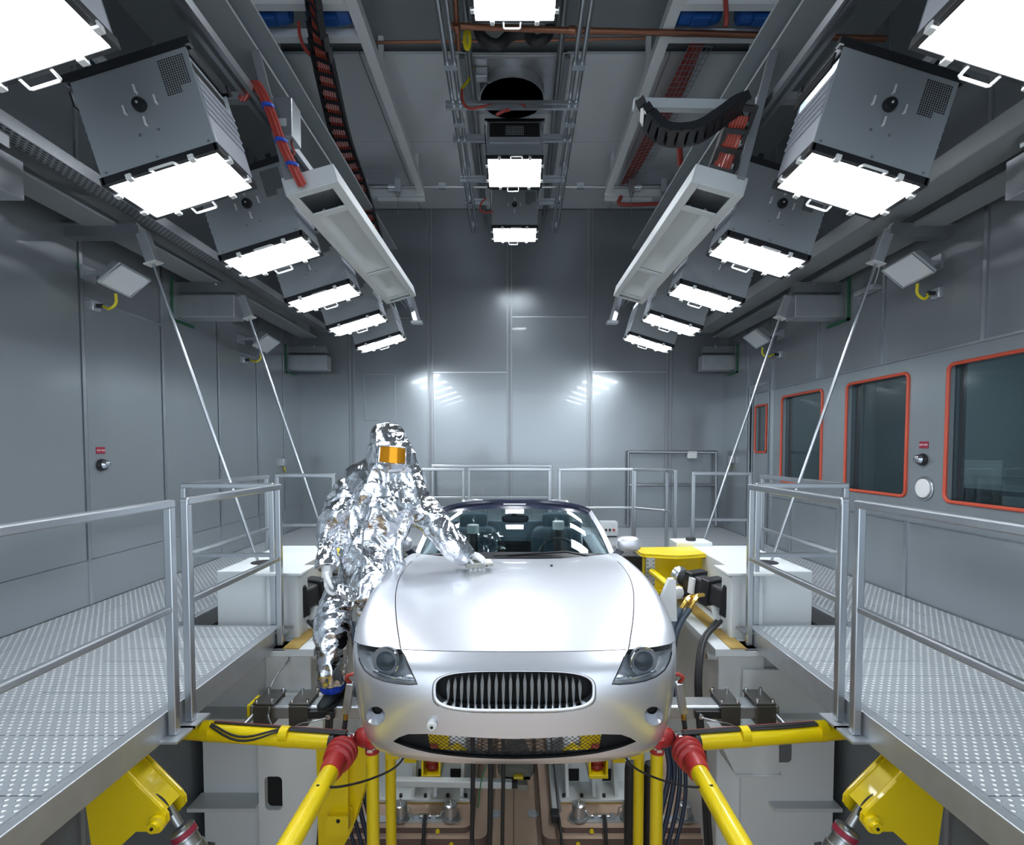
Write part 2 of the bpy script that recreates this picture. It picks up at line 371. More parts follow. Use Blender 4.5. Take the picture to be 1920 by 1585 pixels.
# conduit frame on the back wall
b = MB(); q = [P(1178, 848, 9.2), P(1342, 848, 9.2), P(1342, 985, 9.2)]
b.tube([P(1178, 985, 9.2), q[0], q[1], q[2]], .035, 8); b.tube([P(1178, 910, 9.2), P(1342, 910, 9.2)], .025, 8)
single('conduit', b, steel_dk, 'dark conduit bent in a rectangle on the back wall right of the car', 'conduit')
b = MB().cbox(P(1297, 853, 9.22), (.16, .1, .13)); single('junction_box', b, white_pl, 'small white junction box on the dark conduit of the back wall', 'junction box', bevel=.01)
jb = thing('control_box', (1.45, 8.3, 0), 'small grey box with knobs standing on the rear walkway', 'box')
part('case', MB().box((1.33, 8.2, .02), (1.6, 8.4, .24)), grey_lt, jb, True, .01)
for x, m in ((1.41, black), (1.47, rubber), (1.53, red_rub)): part('knob', MB().cyl((x, 8.2, .12), (x, 8.17, .12), .018), m, jb)
part('foot', MB().box((1.35, 8.22, 0), (1.58, 8.38, .02)), rubber, jb)
# ================================================================== small things on the side walls
def beacon(s, Y, z, lab, lab2):
    x = XL+.008 if s < 0 else XR
    d = -s; t = thing('warning_beacon', (x, Y, z-.07), lab, 'warning light')
    part('base', MB().lathe([(.05, 0), (.056, .012), (.05, .035)], (x, Y, z), (d, 0, 0), 20), black, t)
    part('lens', MB().lathe([(.042, .035), (.043, .05), (.038, .07), (.022, .082), (.001, .085)], (x, Y, z), (d, 0, 0), 20), glass_mat('clear_dome', (.8,.83,.86), .25, .08), t)
    part('reflector', MB().lathe([(.034, .035), (.018, .058), (.001, .062)], (x, Y, z), (d, 0, 0), 16), chrome, t)
    g = thing('sign', (x, Y, z+.09), lab2, 'sign')
    part('sign_plate', MB().box((x, Y-.05, z+.1) if s < 0 else (x-.006, Y-.05, z+.1), (x+.006, Y+.05, z+.16) if s < 0 else (x, Y+.05, z+.16)), red_lab, g, False)
    cu = bpy.data.curves.new('lettering', 'FONT'); cu.body = 'NOT-AUS'; cu.size = .022; cu.align_x = 'CENTER'; cu.align_y = 'CENTER'; cu.extrude = .0005
    tmp_ = bpy.data.objects.new('tmp', cu); C.objects.link(tmp_); me = bpy.data.meshes.new_from_object(tmp_.evaluated_get(bpy.context.evaluated_depsgraph_get())); C.objects.unlink(tmp_); bpy.data.objects.remove(tmp_)
    o = bpy.data.objects.new('lettering', me); C.objects.link(o); me.materials.clear(); o.parent = g
    o.location = (d*.0068, 0, .04); o.rotation_euler = (pi/2, 0, R(90) if s < 0 else R(-90)); me.materials.append(white_pl)
q = P(186, 872, 4.78); beacon(-1, 4.78, q.z, 'clear domed warning light below the red sign on the left wall', 'small red emergency stop sign above the beacon on the left wall')
q = P(1722, 862, 4.72); beacon(1, 4.72, q.z, 'clear domed warning light between the two large panes', 'small red emergency stop sign between the two large panes')
q = P(1729, 916, 4.70)
t = thing('wall_port', (XR, q.y, q.z-.1), 'round pale cover plate on the wall below the right beacon', 'cover plate')
part('cover', MB().lathe([(.085, 0), (.085, .02), (.078, .026), (.001, .028)], (XR, q.y, q.z), (-1, 0, 0), 28), white_pl, t)
part('ring', MB().ring([(XR-.008, q.y+.098*cos(a*pi/14), q.z+.098*sin(a*pi/14)) for a in range(28)], .009, 6), steel, t)
def floodlight(s, px, py, Y, lab, lab2, sock, scale=1.0):
    c = P(px, py, Y); x0 = XL if s < 0 else XR; d = -s
    t = thing('floodlight', (x0, Y, c.z), lab, 'floodlight', 'floodlights on the side walls')
    rot = M.Rotation(R(-38*s*-1), 4, 'Y') @ M.Rotation(R(0), 4, 'X')
    # local frame: lens looks along n (down, inward), long side runs w
    n = V((d*.62, -.12, -.78)).normalized(); wv = V((0, 1, 0)); wv = (wv-n*wv.dot(n)).normalized(); h = n.cross(wv)
    mt = M((( *wv, 0), (*h, 0), (*n, 0), (0,0,0,1))).transposed(); mt = M.Translation(c) @ mt
    a, e = .165*scale, .12*scale
    def frus(b, z0, k0, z1, k1):
        vs = [mt @ V((sx*a*k, sy*e*k, z)) for z, k in ((z0, k0), (z1, k1)) for sx, sy in ((-1,-1),(1,-1),(1,1),(-1,1))]
        return b.add(vs, [(0,3,2,1),(4,5,6,7),(0,1,5,4),(1,2,6,5),(2,3,7,6),(3,0,4,7)])
    part('housing', frus(frus(MB(), -.14, .55, -.02, .98), -.02, 1.05, 0, 1.05), frame_gy, t, True, .006)
    part('lens', frus(MB(), 0, .95, .006, .95), mat('floodlight_glass', (.82,.85,.87), .25, .3), t, False)
    part('lens_frame', MB().ring([mt @ V((sx*a, sy*e, .006)) for sx, sy in ((-1,-1),(1,-1),(1,1),(-1,1))], .008, 5), galv, t)
    part('bracket', MB().beam(mt @ V((0, 0, -.1)), (x0, c.y, c.z+.06), .06, .03).beam((x0, c.y, c.z+.06), (x0+d*.02, c.y, c.z+.06), .16, .12), galv, t, False)
    sp = V((x0+d*.03, sock[0], sock[1]))
    k = thing('socket_outlet', (x0, sock[0], sock[1]-.05), lab2, 'socket')
    part('socket_box', MB().cbox(sp-V((d*.01, 0, 0)), (.05, .09, .09)), galv, k, True, .008)
    part('plug', MB().cyl(sp, sp+V((d*.07, 0, .0)), .018), black, k)
    k_ = 4.7/Y; p1 = sp+V((d*.07, 0, 0)); Yc = c.y-.03
    part('cable', MB().tube(cr([P(px+s*18*k_, py+24*k_, Yc), P(px+s*18*k_, py+42*k_, Yc), P(px+s*30*k_, py+52*k_, Yc), (P(px+s*38*k_, py+50*k_, Yc)+p1)/2, p1], 8), .012, 8), yel_cable, t, label='yellow cable')
q = P(192, 574, 4.75); floodlight(-1, 235, 527, 4.7, 'grey floodlight on the left wall nearer the camera', 'socket with yellow lead below the nearer left floodlight', (q.y, q.z))
q = P(470, 675, 7.35); floodlight(-1, 500, 645, 7.3, 'grey floodlight on the left wall beyond the second wall bracket', 'socket with yellow lead below the farther left floodlight', (q.y, q.z))
q = P(1762, 550, 4.6); floodlight(1, 1702, 508, 4.65, 'grey floodlight on the right wall above the large panes', 'socket with yellow lead beside the nearer right floodlight', (q.y, q.z))
q = P(1458, 665, 7.3); floodlight(1, 1418, 636, 7.3, 'grey floodlight on the right wall above the door', 'socket with yellow lead beside the farther right floodlight', (q.y, q.z))
for s, px, py, lab in ((-1, 527, 867, 'small steel socket box low on the far left wall'), (1, 1375, 862, 'small steel socket box beside the door on the right wall')):
    x0 = XL if s < 0 else XR; Y = abs(x0)*1000/abs(px-PX0); c = P(px, py, Y)
    t = thing('socket_outlet', (x0, Y, c.z-.06), lab, 'socket')
    part('socket_box', MB().box((x0, Y-.06, c.z-.06), (x0-s*.07, Y+.06, c.z+.06)), galv, t, True, .008)
    part('cable', MB().tube(cr([(x0-s*.04, Y, c.z-.06), (x0-s*.05, Y+.02, c.z-.14), (x0-s*.03, Y+.07, c.z-.16), (x0-s*.02, Y+.08, c.z-.08)], 6), .008, 6), yel_cable, t)

q = P(173, 505, 4.68)
t = thing('sign', (XL+.01, q.y, q.z-.03), 'tiny green and white sticker on the left wall beside the nearer floodlight', 'sign')
part('sign_plate', MB().box((XL+.008, q.y-.09, q.z-.03), (XL+.014, q.y+.05, q.z+.03)), green, t, False)
part('pictogram', MB().prism([(XL+.0145, q.y-.075, q.z-.018), (XL+.0145, q.y-.04, q.z-.018), (XL+.0145, q.y-.057, q.z+.018)], (.001, 0, 0)).box((XL+.0145, q.y-.02, q.z-.015), (XL+.0155, q.y+.0, q.z+.015)).box((XL+.0145, q.y+.012, q.z-.01), (XL+.0155, q.y+.035, q.z+.012)), white_pl, t, False)
# ================================================================== walkways
EX = 1.80; EYE = 4.04; NX = 2.64
def planks(b, x0, x1, y0, y1, along='x', z=0., w=.22):
    "tread planks laid side by side, w wide"
    if along == 'x':
        n = max(1, round((y1-y0)/w)); w = (y1-y0)/n
        for i in range(n): b.box((x0, y0+i*w+.003, z-.035), (x1, y0+(i+1)*w-.003, z))
    else:
        n = max(1, round((x1-x0)/w)); w = (x1-x0)/n
        for i in range(n): b.box((x0+i*w+.003, y0, z-.035), (x0+(i+1)*w-.003, y1, z))
for s, side in ((-1, 'left'), (1, 'right')):
    xw = XL+.02 if s < 0 else XR-.02
    t = thing('walkway', (s*2.7, 2.0, -.14), 'dotted steel walkway plate along the %s wall with its wide near end' % side, 'walkway')
    b = MB()
    lo, hi = sorted((s*(EX+.06), s*NX)); planks(b, lo, hi, -2.4, EYE)
    lo, hi = sorted((s*NX, xw)); planks(b, lo, hi, -2.4, 7.2, 'y', w=.27)
    part('tread_deck', b, tread, t, False)
    b = MB()
    lo, hi = sorted((s*EX, s*(EX+.055))); b.box((lo, -2.4, -.14), (hi, EYE+.03, .004))
    lo, hi = sorted((s*EX, s*(NX+.02))); b.box((lo, EYE, -.14), (hi, EYE+.05, -.002))
    lo, hi = sorted((s*(NX-.05), s*NX)); b.box((lo, EYE+.05, -.14), (hi, 7.2, -.002))
    part('edge_channel', b, galv, t, False, .004)
    b = MB()
    for y in np.arange(-2.2, 7.2, .88):
        x0 = s*EX if y < EYE else s*NX
        lo, hi = sorted((x0+s*.05, xw)); b.box((lo, y, -.13), (hi, y+.06, -.04))
    part('cross_beams', b, steel_dk, t, False)
t = thing('walkway', (0, 8.3, -.14), 'dotted steel walkway plate along the back wall behind the car', 'walkway')
b = MB(); planks(b, -1.7, 1.7, 7.5, YB-.02, 'x', w=.3)
for s in (-1, 1):
    lo, hi = sorted((s*1.7, (XL+.02 if s < 0 else XR-.02))); planks(b, lo, hi, 7.21, YB-.02, 'x', w=.3)
    lo, hi = sorted((s*2.05, s*NX-s*.06)); planks(b, lo, hi, 6.2, 7.2, 'x', w=.3)
part('tread_deck', b, tread, t, False)
b = MB().box((-1.7, 7.44, -.14), (1.7, 7.5, .003))
for s in (-1, 1):
    b.beam((s*1.7, 7.47, -.068), (s*2.05, 7.17, -.068), .05, .14); b.beam((s*2.05, 7.2, -.068), (s*2.05, 6.2, -.068), .05, .14); b.beam((s*2.05, 6.2, -.068), (s*(NX-.06), 6.2, -.068), .05, .14)
part('edge_channel', b, galv, t, False)
part('cross_beams', MB().box((-3.5, 7.9, -.13), (3.4, 7.98, -.04)).box((-3.5, 8.8, -.13), (3.4, 8.88, -.04)), steel_dk, t, False)
# ------------------------------------------------------------------ railings: square tube frames
def railing(pts, lab, zt=1.08, zm=.54, zb=-.12, posts=None, mid=True, plate=True, mid_from=None):
    pts = [V((p[0], p[1], 0)) for p in pts]
    c = pts[0]; t = thing('railing', (c.x, c.y, zb), lab, 'railing', 'steel tube railings')
    w = .042; b = MB()
    for p, q in zip(pts, pts[1:]):
        d = (q-p).normalized()*.02; b.beam(p+V((0,0,zt))-d, q+V((0,0,zt))+d, w+.006, w)
    part('top_rail', b, steel, t, False, .008)
    if mid:
        b = MB()
        for p, q in zip(pts, pts[1:]): b.beam(p+V((0,0,zm)), q+V((0,0,zm)), w*.8)
        part('mid_rail', b, steel, t, False, .006)
    for p in (posts or pts):
        p = V((p[0], p[1], 0)); part('post', MB().beam(p+V((0,0,zb)), p+V((0,0,zt)), w), steel, t, False, .006)
    if plate:
        for p in (posts or pts): part('foot_plate', MB().cbox((p[0], p[1], zb-.006), (.12, .16, .012)), galv, t, False)
    return t
for s, side in ((-1, 'left'), (1, 'right')):
    RX_ = s*(EX-.03)
    railing([(RX_, 2.72), (RX_, -.4)], 'near handrail at the %s pit edge running out of the frame' % side, posts=[(RX_, 2.72), (RX_, 1.2), (RX_, -.4)])
    railing([(RX_, 2.86), (RX_, 3.98)], 'handrail panel at the inner edge of the %s walkway corner' % side, posts=[(RX_, 2.86), (RX_, 3.98)])
    railing([(s*1.88, 4.12), (s*2.56, 4.12)], 'short handrail across the end of the wide %s walkway' % side, posts=[(s*1.88, 4.12), (s*2.56, 4.12)], zb=-.1, plate=False)
    railing([(s*(NX-.06), 4.2), (s*(NX-.08), 5.5)], 'handrail panel along the narrow %s walkway' % side, posts=[(s*(NX-.06), 4.2), (s*(NX-.08), 5.5)], plate=False, zb=-.1)
railing([(-2.56, 5.75), (-1.95, 5.75)], 'short handrail across the walkway behind the person', plate=False, posts=[(-2.56, 5.75), (-1.95, 5.75)], zb=-.12)
railing([(2.08, 6.2), (2.74, 6.2)], 'short handrail above the tall grey box beyond the car mirror', plate=False, zb=-.1)
railing([(1.68, 7.45), (2.03, 7.1), (2.03, 6.72)], 'bent handrail at the chamfered corner of the rear walkway', plate=False, zb=-.1)
railing([(.63, 7.47), (1.66, 7.47)], 'handrail panel behind the driver side of the windscreen', plate=False, zb=-.1)
railing([(-.64, 7.47), (.49, 7.47)], 'handrail panel behind the middle of the windscreen', plate=False, zb=-.1)
railing([(-1.66, 7.47), (-.72, 7.47)], 'handrail panel right behind the person in foil', plate=False, zb=-.1)
railing([(-1.4, 9.1), (.62, 9.1)], 'far handrail close against the back wall', plate=False, zb=.0)
# ================================================================== sun lamps
LW, LD, LH = .63, .40, .55
def rod_handle(x, y, z, w, ax='x', drop=.05, out=(0, 0, 0)):
    dx = V((w/2, 0, 0)) if ax == 'x' else V((0, w/2, 0)); c = V((x, y, z)); o = V(out)
    q = [c-dx, c-dx*.98+o, c-dx*.85+o*1.1, c+dx*.85+o*1.1, c+dx*.98+o, c+dx]
    return MB().tube(q, .007, 6)
def make_lamp(front='panel'):
    t = thing('solar_lamp', (0,0,0), 'x', 'lamp', 'large square sun lamps under the ceiling', rot=(0,0,1e-9))
    x, y = LW/2, LD/2
    sh = MB().box((-x, -y, .035), (x, -y+.012, LH)).box((-x, y-.012, .035), (x, y, LH)).box((-x+.012, -y+.012, LH-.03), (x-.012, y-.012, LH-.02))
    part('housing', sh, lamp_gy, t, False, .003, local=True)
    for s in (-1, 1):
        b = MB()
        for k in range(5):
            q = [(s*(x-.004), 0, .215+k*.045), (s*(x+.005), 0, .215+k*.045), (s*(x-.004), 0, .255+k*.045)]
            b.prism([(a_, -y+.014, c_) for a_, _, c_ in q], (0, 2*y-.028, 0))
        lo, hi = sorted((s*(x-.012), s*(x-.004))); b.box((lo, -y+.013, .035), (hi, y-.013, .44)); lo, hi = sorted((s*(x-.012), s*(x+.002))); b.box((lo, -y+.0125, .04), (hi, y-.0125, .2))
        part('louvre_panel', b, lamp_side, t, False, .004, local=True)
        part('vent_recess', MB().box((s*x-.03, -y+.015, .44), (s*x-.02, y-.015, LH-.03)), dark, t, False, local=True)
    b = MB().box((-x-.03, -y-.01, LH), (x+.03, -y+.03, LH+.04)).box((-x-.03, y-.03, LH), (x+.03, y+.01, LH+.04))
    for s in (-1, 1): b.box((s*x-.02, -y, LH), (s*x+.02, y, LH+.04))
    part('top_frame', b, black, t, False, local=True)
    for s in (-1, 1): part('hanger', MB().box((s*.2-.02, -.03, LH+.04), (s*.2+.02, .03, LH+.19)), black, t, False, local=True)
    if front == 'panel':
        k = part('knob', MB().lathe([(.034, 0), (.036, .012), (.03, .03), (.001, .031)], (0, -y, .33), (0, -1, 0), 18), black, t, local=True)
        part('knob_centre', MB().cyl((0, -y-.031, .33), (0, -y-.036, .33), .006, n=8), white_pl, k, local=True)
        for dx, dz in ((-.085, -.0), (.085, .005), (0, .085), (0, -.085)):
            part('latch_pin', MB().cyl((dx, -y+.002, .33+dz-.018), (dx, -y-.012, .33+dz-.018), .007, n=8).box((dx-.005, -y-.014, .33+dz-.018), (dx+.005, -y-.006, .33+dz+.022)), white_pl, t, local=True)  # white paints in the bright reflection of the chrome pins
        b = MB()
        for i in range(12):
            for j in range(16):
                if j < 3 and i < 5: continue
                b.cbox((x-.03-i*.0118, -y-.001, LH-.035-(15-j)*.0118), (.0062, .004, .0062))
        part('vent_holes', b, dark, t, False, local=True)
        b = MB()
        for px_, pz in ((-.28, .06), (0, .06), (.28, .06), (-.05, .19), (.05, .19)): b.cyl((px_, -y+.001, pz), (px_, -y-.004, pz), .007, n=8)
        part('screws', b, steel_dk, t, local=True)
    else:
        part('front_opening', MB().box((-x+.03, -y-.003, .32), (x-.03, -y+.001, LH-.02)), dark, t, False, local=True)
        b = MB()
        for k in range(3): b.box((-x+.03, -y-.012, .22+k*.03), (x-.03, -y, .24+k*.03))
        part('front_louvre', b, lamp_side, t, False, local=True)
        b = MB()
        for k in range(9): b.box((-.1+k*.025-.001, -y-.006, .34), (-.1+k*.025+.001, -y-.003, .48))
        for k in range(6): b.box((-.1, -y-.006, .35+k*.025), (.1, -y-.003, .352+k*.025))
        part('fan_grille', b, frame_gy, t, False, local=True)
    b = MB()
    for s in (-1, 1): b.box((s*x-.018 if s > 0 else -x-.008, -y-.008, -.004), (x+.008 if s > 0 else -x+.018, y+.008, .04)); b.box((-x, s*y-.014 if s > 0 else -y-.008, -.004), (x, y+.008 if s > 0 else -y+.014, .04))
    part('face_frame', b, black, t, False, .003, local=True)
    part('lit_face', MB().box((-x+.018, -y+.014, .004), (x-.018, y-.014, .012)), lit, t, False, local=True)
    for s in (-1, 1): part('handle', rod_handle(-.02*s, s*(y-.004), -.003, .13, out=(0, s*.038, -.012)), white_pl, t, local=True)
    for px_, py_ in ((-.17, y), (.17, y), (-.17, -y), (.17, -y), (x, .1), (x, -.1), (-x, .1), (-x, -.1)):
        part('clip', MB().cbox((px_, py_, .0), (.032, .036, .03)), white_pl, t, False, .004, local=True)
    return t
Rp = make_lamp(); Rq = make_lamp('open')
SP = 1.105; Y1 = 2.84
order = ['nearest', 'second', 'third', 'fourth', 'fifth', 'farthest']
first = True
for s, side in ((-1, 'left'), (1, 'right')):
    c0 = V((s*1.842, Y1+LD/2, 2.825)); ry = s*R(17)
    for i in range(6):
        o = Rp if first else copy_tree(Rp); first = False
        o.location = c0+V((0, SP*(i-1), 0)); o.rotation_euler = (0, ry, 0)
        o['label'] = '%s sun lamp from the camera in the row sloping along the %s side' % (order[i], side) if 0 < i < 5 else '%s sun lamp of the row sloping along the %s side' % (order[i], side)
for Y, z, pit, src, lab in ((4.0, 4.63, -4, Rq, 'sun lamp at the top centre of the photo cut by its upper edge'), (6.26, 4.53, -21, None, 'middle central sun lamp hanging below the round fan outlet with open black front'), (7.7, 4.40, -6, Rp, 'farthest central sun lamp, grey front with round knob, nearest the back wall')):
    o = src if src is Rq and 'x' == Rq['label'] else copy_tree(src or Rq)
    o.location = (-.0, Y, z); o.rotation_euler = (R(pit), 0, 0); o['label'] = lab
# rows of rails carrying the side lamps
for s, side in ((-1, 'left'), (1, 'right')):
    for x, z, nm in ((1.70, 3.64, 'inner'), (2.28, 3.47, 'outer')):
        b = MB()
        for dx in (-.03, .03): b.beam((s*(x+dx), -1, z), (s*(x+dx), 8.6, z), .03, .05)
        b.beam((s*x, -1, z+.02), (s*x, 8.6, z+.02), .08, .012)
        single('lamp_rail', b, steel, '%s steel rail that the %s row of sun lamps hangs from' % (nm, side), 'rail', smooth=False)
    b = MB()
    b.beam((s*1.8, 1.0, 3.93), (s*1.8, 7.6, 3.93), .30, .02).beam((s*1.8, 1.0, 4.17), (s*1.8, 7.6, 4.17), .30, .02).beam((s*1.8, 1.0, 4.05), (s*1.8, 7.6, 4.05), .02, .24)
    single('roof_girder', b, beam_gy, 'wide grey girder running above the %s row of sun lamps' % side, 'girder', smooth=False)
    for k, y in enumerate(np.arange(1.4, 8.5, 1.105)):
        single('crossbar', MB().beam((s*1.62, y+.05, 3.7), (s*2.7, y+.05, 3.72), .06, .05), galv, '%s galvanised crossbar from the camera above the %s lamp rails' % (('first', 'second', 'third', 'fourth', 'fifth', 'sixth', 'seventh')[k], side), 'crossbar', 'crossbars above the lamp rails', smooth=False)
    # wire cable basket above the lamps
    b = MB()
    for dx in (0, .06, .12, .18): b.beam((s*(2.0+dx), 1.2, 4.2), (s*(2.0+dx), 8.2, 4.2), .008)
    for dx in (0, .18): b.beam((s*(2.0+dx), 1.2, 4.28), (s*(2.0+dx), 8.2, 4.28), .008)
    for y in np.arange(1.2, 8.2, .14): b.beam((s*2.0, y, 4.2), (s*2.18, y, 4.2), .006); b.beam((s*2.0, y, 4.2), (s*2.0, y, 4.28), .006)
    single('cable_basket', b, steel_dk, 'thin wire cable basket above the %s row of lamps' % side, 'cable tray', smooth=False)
    b = MB().tube(cr([(s*2.05, 1.4, 4.24), (s*2.1, 2.6, 4.23), (s*2.06, 3.6, 4.25), (s*2.12, 5, 4.23), (s*2.07, 8, 4.24)], 6), .022, 6)
    single('cable', b, red_cable, 'red cable lying in the basket above the %s row of lamps' % side, 'cable')
    # I-beam under the ceiling along the wall
    def bq(b, x0, x1, z0, z1): return b.box((min(s*x0, s*x1), -1, z0), (max(s*x0, s*x1), 8.9, z1))
    b = bq(bq(bq(MB(), 3.55, 3.27, 3.2, 3.22), 3.55, 3.27, 3.46, 3.48), 3.42, 3.39, 3.22, 3.46)
    t = thing('runway_beam', (s*3.0, 4, 3.0), 'long grey steel beam along the %s wall resting on brackets' % side, 'beam')
    part('i_beam', b, beam_gy, t, False)
    if s < 0:
        b = bq(bq(bq(MB(), 3.20, 3.05, 3.30, 3.31), 3.20, 3.19, 3.31, 3.38), 3.06, 3.05, 3.31, 3.38); bq(b, 3.27, 3.2, 3.34, 3.36)
        part('perforated_tray', b, galv, t, False)
        b = MB()
        for i, y in enumerate(np.arange(2.4, 8.8, .05)):
            for k in range(5): b.box((-3.187+k*.028, y+(k % 2)*.025, 3.2985), (-3.178+k*.028, y+(k % 2)*.025+.028, 3.2995))
        part('slots', b, dark, t, False, kind='stuff')
    else:
        part('lower_flange', bq(MB(), 2.98, 3.27, 3.28, 3.42), beam_gy, t, False, .01)
    # wall brackets and tie rods
    for Y, z, kind, nm in ((3.3, P(10, 284, 3.3).z+.14, 1, 'nearest box shaped'), (4.52, P(200, 426, 4.52).z, 0, 'first'), (6.02, P(400, 534, 6.02).z, 1, 'second'), (8.9, P(590, 652, 8.9).z, 1, 'rearmost')):
        xw = XL if s < 0 else XR
        t = thing('wall_bracket', (xw, Y, z-.1), '%s steel bracket from the camera carrying the beam on the %s wall' % (nm, side), 'bracket')
        part('arm', MB().beam((xw, Y, z-.05), (s*3.1, Y, z-.05), .10, .09).beam((xw, Y-.05, z), (s*3.1, Y-.05, z), .05, .012), steel_dk, t, False)
        if kind:
            part('box_beam', MB().box((min(xw, s*3.08), Y-.10, z-.38), (max(xw, s*3.08), Y+.12, z-.14)), galv, t, False, .006)
            part('gasket_plate', MB().box((min(xw, xw-s*.02), Y-.2, z-.44), (max(xw, xw-s*.02), Y-.17, z+.02)).box((min(xw, xw-s*.02), Y-.2, z-.44), (max(xw, xw-s*.02), Y+.2, z-.41)), green, t, False)
        else:
            part('upper_arm', MB().beam((s*3.62, Y-.3, z+.16), (s*2.95, Y-.3, z+.16), .06, .04), galv, t, False)
        part('bolt', MB().cyl((s*3.3, Y-.06, z-.02), (s*3.3, Y-.06, z+.025), .015, n=6), steel, t)
        if nm in ('rearmost', 'nearest box shaped'): continue
        top = S_(s, 697, 438, Y-.1) if nm == 'first' else S_(s, 511, 556, Y-.14)
        bot = S_(s, 478, 1062, 4.62) if nm == 'first' else S_(s, 347, 1036, 5.9)
        dr = (bot-top).normalized()
        if nm == 'second': bot = bot+dr*.26
        r = thing('tie_rod', bot, '%s slanting tie rod hanging from a bracket of the %s wall' % ('long near' if nm == 'first' else 'farther', side), 'rod')
        part('clevis', MB().beam(top, top+dr*.24, .085, .07, (0, 1, 0)), galv, r, False, .006)
        part('end_plate', MB().beam(top+dr*.24, top+dr*.25, .11, .1, (0, 1, 0)), white_pl, r, False)
        part('bar', MB().cyl(top+dr*.24, bot, .0125, n=10), steel, r)
# ================================================================== radiant troughs
def trough(s, side):
    a, bq, c, d = S_(s, 429, 475+843-950, 3.6), S_(s, 331, 340, 3.6), S_(s, 240, 571, 6.33), S_(s, 191, 557, 6.33)
    a = S_(s, 429, 368, 3.6)
    t = thing('radiant_trough', (a+d)/2, 'long pale trough panel hanging beside the %s row of sun lamps' % side, 'trough')
    x = (bq-a); L = (c-a); up = x.cross(L).normalized()
    if up.z < 0: up = -up
    q = lambda u, v, h=0: a+x*u+L*v+up*h
    b = MB()
    def slab(u0, u1, v0, v1, h0=0, h1=.012):
        return b.add([q(u0,v0,h0), q(u1,v0,h0), q(u1,v1,h0), q(u0,v1,h0), q(u0,v0,h1), q(u1,v0,h1), q(u1,v1,h1), q(u0,v1,h1)], [(0,1,2,3),(7,6,5,4),(0,4,5,1),(1,5,6,2),(2,6,7,3),(3,7,4,0)])
    slab(0, .17, 0, 1); slab(.83, 1, 0, 1)
    for v0, v1 in ((0, .025), (.12, .145), (.62, .645), (.935, .955), (.985, 1)): slab(.17, .83, v0, v1)
    slab(0, .03, 0, 1, .012, .12); slab(.97, 1, 0, 1, .012, .12); slab(.03, .97, 0, .006, .012, .12); slab(.03, .97, .994, 1, .012, .12)
    part('frame', b, grey_lt, t, False, .003)
    b = MB(); slab(.03, .97, .006, .994, .11, .118); b2 = b
    part('back_sheet', b2, galv, t, False)
    b = MB()
    for v0, v1 in ((.147, .618), (.647, .933)):
        rows = []
        for i in range(9):
            th = pi*i/8; rows.append([q(.5-.33*cos(th), v, .012+.075*sin(th)*min(1, .02+(v-v0)/(.10*(v1-v0)), .02+(v1-v)/(.16*(v1-v0)))) for v in np.linspace(v0, v1, 26)])
        b.grid(rows)
    part('reflector', b, grey_lt, t)
    b = MB()
    for v in (.125, .64): b.cyl(q(.3, v+.02, .03), q(.35, v+.03, .06), .012); b.cyl(q(.68, v+.01, .02), q(.68, v+.025, .05), .01)
    part('ceramic_holder', b, white_pl, t)
    # hangers up to the girder
    for v, u, nm in ((.01, .12, 'near'), (.985, .8, 'far')):
        p = q(u, v, .1)
        part('hanger', MB().beam(p, (s*1.68, p.y-.04, 3.92), .13 if nm == 'near' else .05, .05), steel_dk, t, False)
    p = q(.75, 1.0, .05); part('end_bracket', MB().beam(p+V((0, .05, .05)), p+V((s*-.08, .16, -.28)), .07, .05).beam(p+V((s*-.08, .16, -.28)), p+V((s*-.08, .16, -.31)), .13, .1), steel, t, False)
    return q
ql = trough(-1, 'left'); qr = trough(1, 'right')
# red cable bundle feeding the left trough
b = MB()
pts = [P(455, 185, 3.52), P(478, 158, 3.5), P(503, 200, 3.48), P(527, 265, 3.48), P(548, 310, 3.5), P(566, 346, 3.56)]
for k in range(7):
    a = 2*pi*k/6; o = V((cos(a)*.022, .01*sin(a), sin(a)*.022)) if k < 6 else V((0, 0, 0))
    b.tube(cr([p+o for p in pts], 6), .0115, 6)
t = thing('cable_bundle', pts[-1], 'thick bundle of red cables curving down to the left trough', 'cable bundle')
part('cables', b, red_cable, t)
for i in (2, 3, 4): part('cable_tie', MB().cyl(pts[i]-V((0, 0, .008)), pts[i]+V((0, 0, .008)), .04), mat('blue_tie', (.02, .1, .6), .4), t)
t = thing('control_box', P(540, 225, 4.1), 'small grey box with a pale plate hung beside the left cable bundle', 'box')
c = P(537, 232, 3.75); part('case', MB().cbox(c, (.14, .16, .26)), steel_dk, t, False, .008)
part('name_plate', MB().cbox(c+V((.0, -.082, -.04)), (.07, .006, .05)), grey_lt, t, False)
part('cable', MB().tube(cr([c+V((.03, 0, -.13)), c+V((.05, 0, -.2)), c+V((.0, 0, -.25))], 5), .007, 6), red_cable, t)
